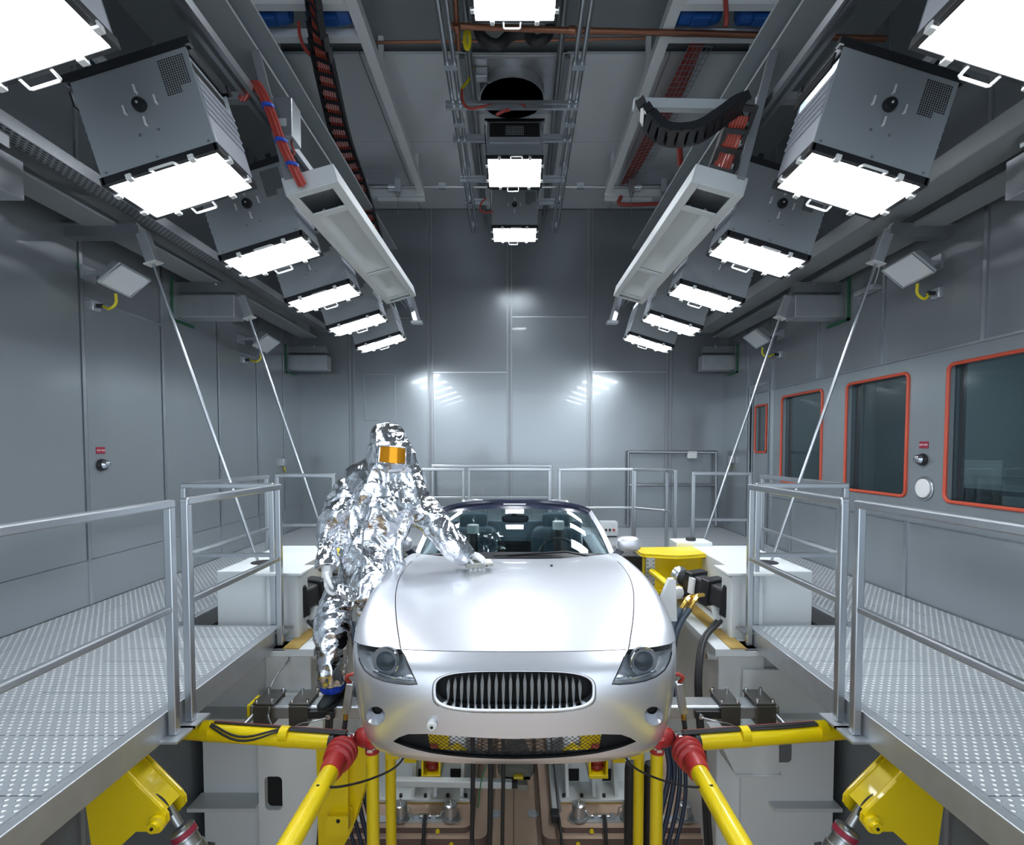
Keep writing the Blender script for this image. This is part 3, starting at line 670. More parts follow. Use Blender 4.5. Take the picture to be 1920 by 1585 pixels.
# ================================================================== energy chains
def chain(pts, w, lab, up0=(0, -1, 0), h=.055, cables=True, pitch=.125):
    pts = cr(pts, 14); L = [0]
    for p, q in zip(pts, pts[1:]): L.append(L[-1]+(q-p).length)
    n = max(4, int(L[-1]/pitch)); link = MB(); cab = MB(); prevx = None
    t = thing('energy_chain', pts[-1], lab, 'cable chain')
    def at(d):
        for i in range(1, len(L)):
            if d <= L[i]:
                k = (d-L[i-1])/max(1e-9, L[i]-L[i-1]); return pts[i-1].lerp(pts[i], k), (pts[i]-pts[i-1]).normalized()
        return pts[-1], (pts[-1]-pts[-2]).normalized()
    rows = [[] for _ in range(6)]
    for i in range(n):
        p, d = at((i+.5)/n*L[-1]); e = L[-1]/n
        x = d.cross(V(up0)).normalized(); y = x.cross(d).normalized()
        for sgn in (-1, 1): link.beam(p+x*sgn*w/2-d*e*.52, p+x*sgn*w/2+d*e*.52, .016, h, y)
        link.beam(p-x*w/2-y*h*.42-d*e*.35, p+x*w/2-y*h*.42-d*e*.35, e*(.26 if cables else .8), .01, y); link.beam(p-x*w/2+y*h*.42-d*e*.35, p+x*w/2+y*h*.42-d*e*.35, e*(.26 if cables else .8), .01, y)
        for sgn in (-1, 1):
            for zz in (-1, 1): link.beam(p+x*sgn*w*.42+y*zz*h*.42-d*e*.2, p+x*sgn*w*.42+y*zz*h*.42+d*e*.2, .02, .01, y)
        for k in range(6): rows[k].append(p+x*(k-2.5)*w*.125)
    part('links', link, black, t, False)
    if cables:
        for k in range(6): cab.tube(rows[k], .0075, 6)
        part('cables', cab, mat('chain_red_cable', (.55, .09, .06), .45), t)
    return t
chain([P(574, -60, 4.15), P(586, 0, 4.4), P(605, 110, 4.9), P(640, 260, 5.6), P(672, 350, 6.1), P(702, 446, 6.7)], .19, 'long black energy chain with red cables running from the top edge down the left side')
chain([P(1396, 195, 3.42), P(1382, 235, 3.5), P(1360, 295, 3.65), P(1338, 350, 3.75)], .15, 'short black energy chain with red cables ending at the right trough')
chain([P(1206, 200, 3.5), P(1216, 222, 3.47), P(1240, 247, 3.45), P(1272, 254, 3.43), P(1310, 247, 3.42), P(1345, 225, 3.41), P(1375, 203, 3.41), P(1398, 194, 3.41)], .13, 'sagging black energy chain loop hung from a crossbar on the right', up0=(0, -.2, -.98), pitch=.055, cables=False)
b = MB().beam(P(1188, 196, 3.52), P(1370, 200, 3.52), .05, .06)
single('crossbar', b, frame_gy, 'grey crossbar that the sagging energy chain hangs from', 'crossbar', smooth=False)
# ================================================================== ceiling: sheet, fan, hoist frames, pipes
t = thing('ceiling_panel', (0, 7.4, 5.42), 'shiny sheet metal lining of the rear ceiling', 'ceiling panel')
b = MB()
for x0, x1 in ((-2.9, -1.62), (-1.61, -.55), (.55, 1.61), (1.62, 2.9)):
    for y0, y1 in ((5.72, 7.3), (7.31, YB-.02)): b.box((x0, y0, 5.47), (x1, y1, 5.50))
part('sheets', b, ceil_sh, t, False)
b = MB().box((-.55, 5.72, 5.46), (.55, YB-.02, 5.49)); part('centre_sheet', b, ceil_sh, t, False)
b = MB()
for x in (-.55, .55): b.beam((x, 5.72, 5.45), (x, YB-.02, 5.45), .06, .05)
for y in (6.5, 7.3, 8.4): b.beam((-.5, y, 5.452), (.5, y, 5.452), .012)
part('seams', b, steel_dk, t, False)
t = thing('fan_outlet', (0, 6.2, 5.2), 'round spiral guarded fan outlet in the ceiling above the middle lamp', 'fan')
c = V((-.03, 6.2, 5.32))
part('mounting_plate', MB().box((-.5, 5.74, 5.44), (.45, 6.66, 5.456)), galv, t, False)
part('collar', MB().lathe([(.36, .12), (.37, .0), (.355, 0), (.345, .12)], c, (0, 0, 1), 32, False), galv, t)
b = MB()
for k in range(11): b.ring([c+V(((.04+k*.029)*cos(a*pi/16), (.04+k*.029)*sin(a*pi/16), .01)) for a in range(32)], .0055, 4)
for k in range(8): b.beam(c+V((0, 0, .01)), c+V((.355*cos(k*pi/4), .355*sin(k*pi/4), .01)), .012, .006)
part('guard', b, steel, t)
part('blades', MB().cyl(c+V((0, 0, .06)), c+V((0, 0, .07)), .34, n=32), lamp_gy, t)
for s, side in ((-1, 'left'), (1, 'right')):
    b = MB()
    zb = 5.13
    b.beam((s*1.36, 3.0, zb), (s*1.36, 7.95, zb), .10, .10); b.beam((s*2.42, 3.0, zb), (s*2.42, 7.6, zb), .10, .10)
    for y in (4.66, 5.02): b.beam((s*1.36, y, zb), (s*2.42, y, zb), .075, .075)
    b.beam((s*1.31, 7.95, zb-.04), (s*2.45, 7.95, zb-.04), .09, .1); b.beam((s*1.31, 7.95, zb-.12), (s*2.0, 7.95, zb-.12), .04, .05)
    for y in (3.4, 5.6, 7.6):
        for x in (1.36, 2.42): b.beam((s*x, y, zb), (s*x, y, ZC), .05)
    single('hoist_frame', b, grey_paint, 'pale ladder shaped hoist frame under the %s half of the ceiling' % side, 'frame', smooth=False)
    for k, (x, nm) in enumerate(((2.15, 'outer'), (1.62, 'inner'))):
        t = thing('motor', (s*x, 4.84, 5.1), '%s blue electric motor between the crossbars of the %s hoist frame' % (nm, side), 'motor')
        part('body', MB().lathe([(.07, -.2), (.1, -.18), (.1, .12), (.08, .18), (.03, .2)], (s*x, 4.84, 5.2), (1, 0, 0), 18), blue, t)
        part('terminal_box', MB().cbox((s*x, 4.8, 5.1), (.16, .1, .05)), blue, t, False, .01)
        part('foot', MB().box((s*x-.15, 4.72, 5.3), (s*x+.15, 4.96, 5.34)), steel_dk, t, False)
    t = thing('pulley_carriage', (s*2.0, 7.9, 4.95), 'steel pulley carriage on the far end of the %s hoist frame' % side, 'carriage')
    part('plate', MB().box((min(s*1.72, s*2.3), 7.84, 5.18), (max(s*1.72, s*2.3), 7.87, 5.36)), steel_dk, t, False)
    for x in (1.75, 2.25): part('pulley', MB().cyl((s*(x-.06), 7.82, 5.12), (s*(x+.06), 7.82, 5.12), .05), chrome, t)
    for x in (1.66, 2.12): part('roller', MB().box((s*x-.04, 7.72, 5.02), (s*x+.04, 7.74, 5.2)).cyl((s*x, 7.75, 4.96), (s*x, 7.75, 5.04), .025), steel, t)
    part('cable', MB().tube([(s*1.66, 7.74, 5.0), (s*1.66, 7.74, 4.7)], .004, 4), steel_dk, t)
# cross shaft
single('shaft', MB().cyl((-2.3, 7.88, 5.16), (2.3, 7.88, 5.16), .018).cbox((-1.05, 7.88, 5.17), (.1, .06, .08)).cbox((.95, 7.88, 5.17), (.1, .06, .08)), steel, 'thin drive shaft across the ceiling behind the central lamp', 'shaft')
# centre rails
for s, side in ((-1, 'left'), (1, 'right')):
    b = MB()
    for dx in (-.035, .035): b.tube([(s*.565+dx, 2.5, 5.02), (s*.665+dx, 9.0, 4.97)], .022, 8)
    for y in np.arange(3.4, 9, .9): b.cbox((s*(.565+.1*(y-2.5)/6.5), y, 5.0), (.12, .07, .06))
    single('lamp_rail', b, steel, 'twin tube rail at the %s of the central lamps' % side, 'rail')
    single('conduit', MB().cyl((s*.42, 3.0, 5.3), (s*.5, 9.1, 5.3), .03), steel_dk, 'straight steel conduit beside the %s central lamp rail' % side, 'conduit')
for Y, z, lab in ((5.72, 4.93, 'upper crossbar tube carrying the middle central lamp'), (7.22, 4.92, 'lower crossbar tube between the two far central lamps'), (6.4, 4.98, 'thin crossbar behind the middle central lamp'), (3.75, 5.0, 'crossbar above the central lamp at the photo top'), (8.0, 4.98, 'crossbar behind the farthest central lamp')):
    single('crossbar', MB().beam((-.72, Y, z), (.66, Y, z), .035).beam((-.72, Y, z+.05), (.66, Y, z+.05), .03), steel, lab, 'crossbar', smooth=False)
single('hose', MB().tube(cr([P(897, 55, 5.0)+V((-.02, .1, .4)), P(897, 55, 5.0), P(912, 78, 5.0), P(935, 84, 5.0), P(958, 66, 5.0), P(985, 62, 5.0), P(1005, 78, 5.0), P(1030, 58, 5.0), P(1030, 58, 5.0)+V((.02, .1, .4))], 8), .05, 10), rubber, 'thick black hose looped behind the central lamp at the photo top', 'hose')
t = thing('copper_pipe', (1, 4.9, 5.2), 'brown copper pipe crossing the ceiling to the right', 'pipe')
part('pipe', MB().tube([P(838, 48, 4.75), P(1060, 57, 4.85), P(1290, 62, 4.9), P(1660, 73, 4.95)], .026, 10), copper, t)
part('fitting', MB().cyl(P(1066, 57, 4.85), P(1078, 58, 4.85), .036).cyl(P(1098, 58, 4.85), P(1108, 58, 4.85), .036), copper, t)
single('copper_pipe', MB().tube([P(852, -30, 4.4), P(856, 40, 4.7), P(860, 92, 5.0)], .024, 10).cyl(P(855, 45, 4.7), P(857, 58, 4.75), .034), copper, 'short brown copper pipe beside the left central rail', 'pipe')
single('copper_pipe', MB().tube([P(700, 80, 5.3), P(955, 76, 5.3), P(1210, 72, 5.3)], .014, 8), copper, 'thin brown copper pipe crossing behind the hoist frames', 'pipe')
b = MB()
for k in range(3): b.ring([P(874+k*2, 74, 4.9)+V((.022*cos(a*pi/8), 0, .09*sin(a*pi/8))) for a in range(16)], .008, 6)
single('cable_coil', b, yel_cable, 'coil of yellow cable hanging beside the left central rail', 'cable')
t = thing('junction_box', P(903, 140, 5.9), 'small steel junction box with a yellow cable on the fan plate', 'junction box')
part('box', MB().cbox(P(903, 140, 5.9), (.13, .1, .1)), galv, t, False, .008)
part('cable', MB().tube(cr([P(910, 133, 5.9), P(898, 128, 5.9), P(884, 126, 5.85), P(880, 148, 5.8), P(866, 166, 5.75)], 6), .016, 6), yel_cable, t)
single('cable', MB().tube(cr([P(866, 168, 5.7), P(868, 190, 5.7), P(880, 203, 5.7), P(905, 200, 5.7), P(935, 194, 5.75), P(965, 192, 5.75), P(985, 200, 5.7)], 6), .014, 6).tube(cr([P(930, 216, 5.66), P(945, 208, 5.66), P(955, 206, 5.68)], 5), .016, 6), red_cable, 'red cable looped over the upper crossbar below the fan', 'cable')
single('cable', MB().tube(cr([P(912, 372, 7.3), P(903, 380, 7.3), P(900, 392, 7.3), P(908, 398, 7.3), P(925, 397, 7.35)], 6), .012, 6), red_cable, 'small red cable loop at the side of the farthest central lamp', 'cable')
# wire mesh tray with red cables on the right
A0, A1, B0, B1 = P(1292, 86, 5.3), P(1336, 88, 5.3), P(1160, 352, 8.1), P(1205, 340, 8.1)
t = thing('cable_basket', (A0+B1)/2, 'wire mesh tray full of red cables on the right side of the ceiling', 'cable tray')
b = MB()
for k in range(6): u = k/5; b.beam(A0.lerp(A1, u), B0.lerp(B1, u), .006)
for k in range(34): v = k/33; b.beam(A0.lerp(B0, v), A1.lerp(B1, v), .006)
part('mesh', b, steel, t, False)
b = MB()
for k in range(9):
    u = .08+.07*k; b.tube(cr([A0.lerp(A1, u+.02*sin(k*3))+V((0,0,.03)), A0.lerp(A1, .5).lerp(B0.lerp(B1, .5), .35)+V(((u-.4)*.3, 0, .03)), B0.lerp(B1, u*.8)+V((0,0,.03))], 8), .009, 5)
part('cables', b, red_cable, t)
single('cable', MB().tube(cr([P(1165, 368, 7.9), P(1160, 380, 7.9), P(1172, 384, 7.9), P(1215, 383, 7.9), P(1258, 380, 7.9)], 6), .028, 8), red_cable, 'red cable bundle bent along the bottom of the right pulley carriage', 'cable')
single('cable', MB().tube(cr([P(560, 40, 4.8), P(562, 65, 4.85), P(572, 92, 4.9), P(590, 110, 4.95)], 6), .016, 6), red_cable, 'red cable from the outer left motor to the long energy chain', 'cable')
single('cable', MB().tube(cr([P(1360, -10, 4.6), P(1362, 30, 4.6), P(1361, 50, 4.62)], 6), .02, 6), red_cable, 'red cable hanging at the right hoist frame crossbar', 'cable')
single('cable', MB().tube(cr([P(1271, 250, 5.6), P(1274, 280, 5.7), P(1276, 310, 5.8)], 6), .03, 6), red_cable, 'dark red cable hanging below the sagging energy chain', 'cable')
t = thing('emergency_lamp', P(1620, 540, 5.6), 'small wired fitting on the right wall behind the tie rod', 'fitting')
c = P(1618, 545, 5.45); part('body', MB().cbox((XR-.06, c.y, c.z), (.1, .3, .05)), galv, t, False, .006)
part('cable', MB().tube(cr([(XR-.06, c.y-.1, c.z+.02), (XR-.05, c.y-.15, c.z+.2), (XR-.03, c.y-.05, c.z+.4)], 6), .006, 5), white_pl, t)
# ================================================================== test rig around the car
def rust(m_name, base): return mat(m_name, base, .45, mottle=.35, mscale=8)
rusty = rust('rust_stained_edge', (.45,.30,.08))
for s, side in ((-1, 'left'), (1, 'right')):
    def bx(b, x0, x1, y0, y1, z0, z1): return b.box((min(s*x0, s*x1), y0, z0), (max(s*x0, s*x1), y1, z1))
    t = thing('rig_tower', (s*1.8, 4.5, ZF), 'tall grey welded steel tower with white top box on the %s of the car' % side, 'tower')
    b = MB()
    # main column as a plate box with a rounded slot in its front
    bx(b, 1.55, 1.90, 3.99, 5.3, ZF, -.18)
    part('column', b, grey_paint, t, False, .012)
    b = MB(); h0 = P(497, 1455, 3.93); h1 = P(531, 1518, 3.93)
    poly = [V((p.y, 0, p.z)) for p in rrect(h0.x, h1.x, h1.z, h0.z, 0, .035, 5)]
    outer = [(-1.93, ZF), (-1.45, ZF), (-1.44, -.50), (-1.93, -.50)]
    if s < 0:
        # front plate with slot: two halves around the opening
        x0, x1, z0, z1 = h0.x, h1.x, h1.z, h0.z
        for lo, hi in (((-1.93, 3.92, ZF), (x0, 3.97, -.48)), ((x1, 3.92, ZF), (-1.44, 3.97, -.48)), ((x0, 3.92, ZF), (x1, 3.97, z0)), ((x0, 3.92, z1), (x1, 3.97, -.48))): b.box(lo, hi)
        for (cx, cz, sx, sz) in ((x0, z0, 1, 1), (x1, z0, -1, 1), (x0, z1, 1, -1), (x1, z1, -1, -1)):
            r = .035; pts = [V((cx, 3.92, cz))]+[V((cx+sx*(r-r*cos(a*pi/10)), 3.92, cz+sz*(r-r*sin(a*pi/10)))) for a in range(6)]
            b.prism(pts, (0, .05, 0))
        part('front_plate', b, grey_paint, t, False)
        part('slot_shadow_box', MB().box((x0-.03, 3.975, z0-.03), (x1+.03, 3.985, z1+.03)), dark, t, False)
    else:
        b.box((1.72, 3.95, ZF), (2.42, 3.98, -.3)); part('front_plate', b, grey_paint, t, False)
        c0, c1 = P(1355, 1395, 3.7), P(1460, 1452, 3.7)
        b = MB(); b.prism([P(1354, 1396, 3.68), P(1459, 1396, 3.68), P(1459, 1453, 3.68), P(1381, 1453, 3.68)], (0, .3, 0)); b.box((P(1379, 1453, 3.68).x, 3.66, P(0, 1455, 3.68).z), (c1.x+.01, 3.98, P(0, 1451, 3.68).z))
        part('box_bracket', b, grey_lt, t, False, .006)
        b = MB(); q0, q1 = P(1459, 1396, 3.9), P(1489, 1436, 3.9); b.prism([(p.y, 3.94, p.z) for p in rrect(q0.x, q1.x, q1.z, q0.z, 0, .03, 4)], (0, .008, 0)); part('cover_plate', b, steel_dk, t, False)
    b = bx(MB(), 1.87, 2.42, 4.05, 4.1, ZF, -.2); bx(b, 2.38, 2.42, 4.1, 5.2, ZF, -.2); bx(b, 1.86, 1.9, 4.1, 5.2, ZF, -.2)
    part('side_web', b, grey_paint, t, False)
    for x_, z_ in ((1.9, -.66), (1.93, -1.34)): part('ledge', bx(MB(), x_, 2.44, 3.86, 4.05, z_, z_+.03), grey_lt, t, False, .004)
    part('top_slab', bx(MB(), 1.49, 1.98, 3.9, 5.3, -.18, -.12), grey_lt, t, False, .006)
    part('rust_strip', bx(MB(), 1.60, 1.72, 3.895, 5.2, -.119, -.112), rusty, t, False)
    b = MB(); c = S_(s, 398, 1240, 3.95); b.lathe([(.028, 0), (.028, .07)], (s*1.55, 4.05, c.z), (-s, 0, 0), 16); b.lathe([(.028, 0), (.028, .07)], (s*1.55, 4.75, c.z+.03), (-s, 0, 0), 16)
    part('pipe_stub', b, grey_lt, t)
    b = MB(); b.lathe([(.021, .0), (.021, .072)], (s*1.55, 4.05, c.z), (-s, 0, 0), 16); part('stub_core', b, rusty, t)
    # top box
    b = bx(MB(), 1.69, 1.94, 4.12, 4.32, -.12, .385); part('post', b, grey_lt, t, False, .008)
    b = bx(MB(), 1.64, 2.0, 4.06, 4.36, .385, .41); part('post_cap', b, grey_lt, t, False, .006)
    b = bx(MB(), 1.78, 2.38, 4.22, 5.35, -.10, .39); part('top_box', b, grey_lt, t, False, .008)
    b = MB(); b.cyl((s*2.16, 4.55, .37), (s*2.16, 4.55, .3925), .10, n=28); part('lifting_hole', b, dark, t)
    b = bx(MB(), 1.62, 1.98, 5.3, 5.55, -.1, .43); part('rear_block', b, grey_lt, t, False, .008)
    part('cap_bolt', MB().cyl((s*1.8, 5.42, .43), (s*1.8, 5.42, .46), .05, n=6), rubber, t)
    part('mount_pad', bx(MB(), 1.72, 1.86, 3.96, 4.1, -.03, -.018).cyl((s*1.79, 4.03, -.12), (s*1.79, 4.03, -.03), .022, n=10), steel_dk, t)
    # slide actuator bar across to the hub
    t = thing('slide_actuator', (s*1.36, 3.48, -.4), 'square steel actuator bar with dark clamps reaching to the %s front hub' % side, 'actuator')
    zt, zb = -.312, -.40
    part('bar', bx(MB(), .99, 1.73, 3.41, 3.55, zb, zt), steel, t, False, .012)
    for x in (1.63, 1.40):
        part('clamp', bx(MB(), x-.062, x+.062, 3.38, 3.585, zb-.03, zt+.012), clamp_m, t, False, .004)
        p_ = part('clamp_lid', bx(MB(), x-.066, x+.066, 3.39, 3.6, zt+.012, zt+.026), clamp_m, t, False, .003)
        for dx in (-.05, .05):
            for y in (3.41, 3.58): part('bolt', MB().cyl((s*(x+dx), y, zt+.026), (s*(x+dx), y, zt+.046), .011, n=8), chrome, p_)
    if s < 0: part('warning_tape', bx(MB(), 1.725, 1.742, 3.405, 3.555, zb-.005, zt+.005), yellow, t, False)
    part('end_pin', MB().cyl((s*1.7, 3.4, zb+.03), (s*1.73, 3.28, zb-.0), .016), steel, t)
    part('sensor_plate', bx(MB(), 1.17, 1.35, 3.385, 3.408, -.385, -.335), black, t, False, .004)
    part('sensor', MB().cyl((s*1.2, 3.385, -.36), (s*1.2, 3.36, -.36), .016), chrome, t)
    part('signal_wire', MB().tube(cr([(s*1.2, 3.36, -.362), (s*1.3, 3.33, -.375), (s*1.38, 3.35, -.40), (s*1.5, 3.36, -.47)], 8), .005, 6), steel_dk, t)
    # hub adapter
    t = thing('hub_adapter', (s*.98, 3.4, -.35), 'round bolted hub adapter beside the %s front wheel arch' % side, 'hub')
    part('disc', MB().lathe([(.15, 0), (.16, .01), (.16, .035), (.12, .05), (.05, .06), (.05, .1)], (s*.91, 3.42, -.21), (s, 0, 0), 32), steel_dk, t)
    part('rim_ring', MB().lathe([(.165, .012), (.168, .02), (.165, .03)], (s*.91, 3.42, -.21), (s, 0, 0), 32), chrome, t)
    for k in range(10): a = 2*pi*k/10; part('bolt', MB().cyl((s*.945, 3.42+.13*cos(a), -.21+.13*sin(a)), (s*.965, 3.42+.13*cos(a), -.21+.13*sin(a)), .013, n=6), white_pl, t)
    part('arm', MB().beam((s*1.0, 3.2, -.06), (s*1.03, 3.2, -.25), .045, .05, (0, 1, 0)), steel, t, False, .006)
    part('cable_gland', MB().cyl((s*1.03, 3.2, -.25), (s*1.035, 3.2, -.29), .016), brass, t)
    b = MB(); pts = cr([(s*1.035, 3.2, -.29), (s*1.04, 3.19, -.36), (s*1.02, 3.16, -.43), (s*.97, 3.1, -.47)], 10)
    b.tube(pts, [.017 if k % 2 else .013 for k in range(len(pts))], 8); part('hose', b, rubber, t)
    part('air_tube', MB().tube(cr([(s*1.0, 3.2, -.07), (s*1.02, 3.18, -.02), (s*.97, 3.18, 0.), (s*.93, 3.2, -.05)], 8), .012, 6), red_cable, t)
    # yellow horizontal pipe of the front frame
    A, B = S_(s, 635, 1369, 3.12), S_(s, 345, 1390, 3.02)
    t = thing('yellow_pipe', B, 'thick yellow pipe from the %s front joint to under the walkway' % side, 'pipe')
    d = (B-A).normalized()
    part('pipe', MB().cyl(A-d*.5, B, (.050), n=24), yellow, t)
    part('collar', MB().cyl(B, B+d*.03, .051, n=24), rubber, t)
    part('steel_end', MB().cyl(B+d*.03, B+d*.12, .043, n=24), chrome, t)
    for k in (.22, .72): p = A.lerp(B, k); part('tape_wrap', MB().cyl(p-d*.025, p+d*.025, .0525, n=24).cyl(p-d*.025+V((0, -.012, .028)), p+d*.025+V((0, -.012, .028)), .046, n=20), yellow, t)
    for k, (m, a0, sag) in enumerate(((red_cable, -.45, 0), (rubber, -.2, 0), (rubber, .05, 1.15 if s < 0 else .0), (rubber, .28, 1.2 if s < 0 else .1))):
        pts = []
        for u in np.linspace(-.1, 1.1, 25):
            an = a0+sag*sin(max(0, min(1, (u-.22)/.5))*pi); rr = .058+.018*sin(max(0, min(1, (u-.22)/.5))*pi)*(sag > .2); pts.append(A.lerp(B, u)+V((0, -rr*sin(an), rr*cos(an))))
        part('cable', MB().tube(pts, .0065, 6), m, t)
    # diagonal pipe toward the camera with its red bellows
    t = thing('yellow_pipe', (s*.945, 2.0, -.34), 'yellow pipe running from the %s red bellows toward the camera' % side, 'pipe')
    J = S_(s, 322, 1407, 2.98)
    part('pipe', MB().cyl(V((J.x, J.y-.22, J.z)), V((J.x, .6, J.z)), .048, n=24), yellow, t)
    part('bellows', MB().lathe([(.05, .0), (.08, .01), (.09, .03), (.088, .045), (.07, .055), (.086, .07), (.085, .085), (.066, .095), (.08, .11), (.078, .125), (.06, .135), (.062, .2), (.054, .24)], (J.x, J.y+.02, J.z), (0, -1, 0), 28), red_rub, t)
    part('wire', MB().tube(cr([(J.x, J.y-.4, J.z+.05), (J.x-s*.08, J.y-.3, J.z-.02), (J.x-s*.2, J.y-.1, J.z-.1), (J.x-s*.32, J.y, J.z-.08), (J.x-s*.38, J.y+.1, J.z+.02)], 8), .006, 6), rubber, t)
    # red swivel and the uprights
    t = thing('red_joint', J+V((0, .05, -.06)), 'round red rubber joint under the %s front corner of the car' % side, 'joint')
    part('bellows', MB().lathe([(.045, -.02), (.052, 0), (.06, .02), (.06, .05), (.052, .07), (.045, .10)], J+V((-s*.06, .14, .0)), (-s, 0, 0), 24), red_rub, t)
    part('steel_band', MB().lathe([(.05, -.05), (.052, -.02)], J+V((-s*.06, .10, .0)), (-s, 0, 0), 24), chrome, t)
    U = S_(s, 267, 1400, 3.06)
    t = thing('yellow_post', (U.x, U.y, ZF), 'front yellow tube post with red collar under the %s corner of the car' % side, 'post')
    part('tube', MB().cyl((U.x, U.y, U.z-.03), (U.x, U.y, ZF), .037, n=24), yellow, t)
    part('collar', MB().cyl((U.x, U.y, U.z+.05), (U.x, U.y, U.z-.035), .041, n=24), red_rub, t)
    part('hose_clamp', MB().cyl((U.x, U.y, U.z-.005), (U.x, U.y, U.z+.008), .043, n=24).cbox((U.x, U.y-.045, U.z), (.03, .02, .016)), chrome, t)
    U = S_(s, 233, 1405, 3.5)
    t = thing('yellow_post', (U.x, U.y, ZF), 'rear yellow tube post with square head under the %s side of the car' % side, 'post')
    part('tube', MB().cyl((U.x, U.y, U.z), (U.x, U.y, ZF), .035, n=24), yellow, t)
    part('head', MB().box((min(U.x+s*.02, U.x-s*.07), U.y-.06, U.z-.04), (max(U.x+s*.02, U.x-s*.07), U.y+.06, U.z+.03)), yellow, t, False, .008)
    if s > 0:
        for dx, nm in ((-.02, 'inner'), (.115, 'outer')):
            single('damper', MB().lathe([(.045, 0), (.045, 1.08), (.04, 1.12), (.02, 1.13)], (U.x+dx, U.y+.14, ZF), (0, 0, 1), 20), rubber, '%s black cylinder standing behind the right yellow posts' % nm, 'cylinder')
    # rear yellow cross pipe
    A, B = S_(s, 400, 1166, 5.25), S_(s, 312, 1180, 5.2)
    t = thing('yellow_pipe', B, 'rear yellow pipe beside the %s flank of the car' % side, 'pipe')
    part('pipe', MB().cyl(A, B, .046, n=20), yellow, t)
    part('cable', MB().tube([A+V((0, -.03, .05)), B+V((0, -.03, .05))], .012, 6).tube([A+V((0, -.01, .06)), B+V((0, -.01, .062))], .01, 6), red_cable, t)
    # yellow bracket and black actuator behind
    t = thing('yellow_bracket', (s*1.5, 5.0, .03), 'yellow flanged bracket bolted inside the %s tower near the car door' % side, 'bracket')
    T0, T1, B1 = S_(s, 243, 1037, 4.98), S_(s, 366, 1041, 5.0), S_(s, 330, 1105, 5.0)
    zt, zb = T0.z, B1.z
    part('top_flange', MB().prism([(s*1.19, 5.25, zt), (s*1.19, 4.98, zt), (s*1.22, 4.93, zt), (s*1.5, 4.85, zt), (s*1.82, 4.95, zt), (s*1.82, 5.3, zt)], (0, 0, -.03)), yellow, t, False, .008)
    part('bottom_flange', MB().prism([(s*1.22, 5.25, zb), (s*1.22, 4.98, zb), (s*1.5, 4.86, zb), (s*1.68, 4.95, zb), (s*1.68, 5.3, zb)], (0, 0, -.025)), yellow, t, False, .006)
    part('web', MB().box((min(s*1.22, s*1.82), 5.03, zb), (max(s*1.22, s*1.82), 5.06, zt-.03)), yellow, t, False)
    p_ = part('hole_plate', MB().box((min(s*1.24, s*1.32), 4.98, zb+.03), (max(s*1.24, s*1.32), 5.03, zt-.04)), galv, t, False)
    b = MB()
    for k in range(8): b.cyl((s*1.252, 4.981, zb+.05+k*.037), (s*1.252, 4.978, zb+.05+k*.037), .006, n=6); b.cyl((s*1.308, 4.981, zb+.05+k*.037), (s*1.308, 4.978, zb+.05+k*.037), .006, n=6)
    part('bolt_holes', b, dark, p_)
    t = thing('yellow_strut', S_(s, 305, 1112, 4.6), 'short yellow strut slanting down from the yellow bracket on the %s' % side, 'strut')
    p0, p1 = S_(s, 257, 1072, 4.95), S_(s, 303, 1110, 4.55)
    part('tube', MB().cyl(p0, p1, .032, n=16), yellow, t)
    part('end_disc', MB().lathe([(.05, 0), (.06, .015), (.05, .04), (.02, .05)], p1, (s*.3, -1, -.2), 20), white_pl, t)
    t = thing('servo_actuator', S_(s, 380, 1150, 4.3), 'black servo actuator with grey disc head on the %s tower' % side, 'actuator')
    p0, p1 = S_(s, 305, 1078, 4.8), S_(s, 412, 1128, 4.25); d = (p1-p0)
    part('head_disc', MB().lathe([(.05, -.02), (.085, 0), (.09, .03), (.075, .06), (.06, .07)], p0+V((0, 0, -.0)), d, 24), steel, t)
    part('bellows', MB().lathe([(.06, .07), (.075, .08), (.062, .095), (.078, .11), (.066, .125), (.08, .14), (.07, .16)], p0, d, 24), rubber, t)
    for a, c in ((.27, .4), (.56, .7)): part('clamp_block', MB().beam(p0+d*a, p0+d*c, .20, .22), black, t, False, .008)
    part('cylinder', MB().beam(p0+d*.25, p0+d*.98, .15, .17), rubber, t, False, .02)
    part('end_cap', MB().beam(p0+d*.9, p0+d*1.02, .18, .26), black, t, False, .01)
    part('type_plate', MB().beam(p0+d*.29+V((-s*.06, -.09, 0)), p0+d*.38+V((-s*.06, -.09, 0)), .02, .14), white_pl, t, False)
    b = MB()
    for k in range(2):
        q = [S_(s, 354-k*16, 1120+k*2-4, 4.25), S_(s, 342-k*14, 1118+k*2, 4.22), S_(s, 336-k*15, 1128, 4.2), S_(s, 328-k*16, 1142, 4.2)]
        b.tube(cr(q, 6), .018, 10); b.cyl(q[1].lerp(q[2], .2), q[1].lerp(q[2], .9), .025, n=6)
    part('brass_elbow', b, brass, t)
    b = MB()
    for k in range(2):
        b.tube(cr([S_(s, 328-k*16, 1142, 4.2), S_(s, 310-k*12, 1170, 4.15), S_(s, 300-k*6, 1200, 4.1), S_(s, 296, 1260, 4.1), S_(s, 296, 1330, 4.1)], 8), .024, 10)
    part('hose', b, mat('slate_hose', (.05,.07,.10), .45), t)
    part('tag', MB().beam(p0+d*.62+V((0, -.1, -.1)), p0+d*.7+V((0, -.12, -.26)), .09, .01), white_pl, t, False)
    # grey angle bracket near the rear of the front arch
    q = [S_(s, 292, 1088, 4.05), S_(s, 301, 1088, 4.05), S_(s, 303, 1164, 4.05), S_(s, 270, 1164, 4.05), S_(s, 276, 1126, 4.05)]
    single('angle_bracket', MB().prism(q, (0, .06, 0)), grey_paint, 'grey tapered bracket beside the %s front wing of the car' % side, 'bracket', smooth=False, bevel=.006)
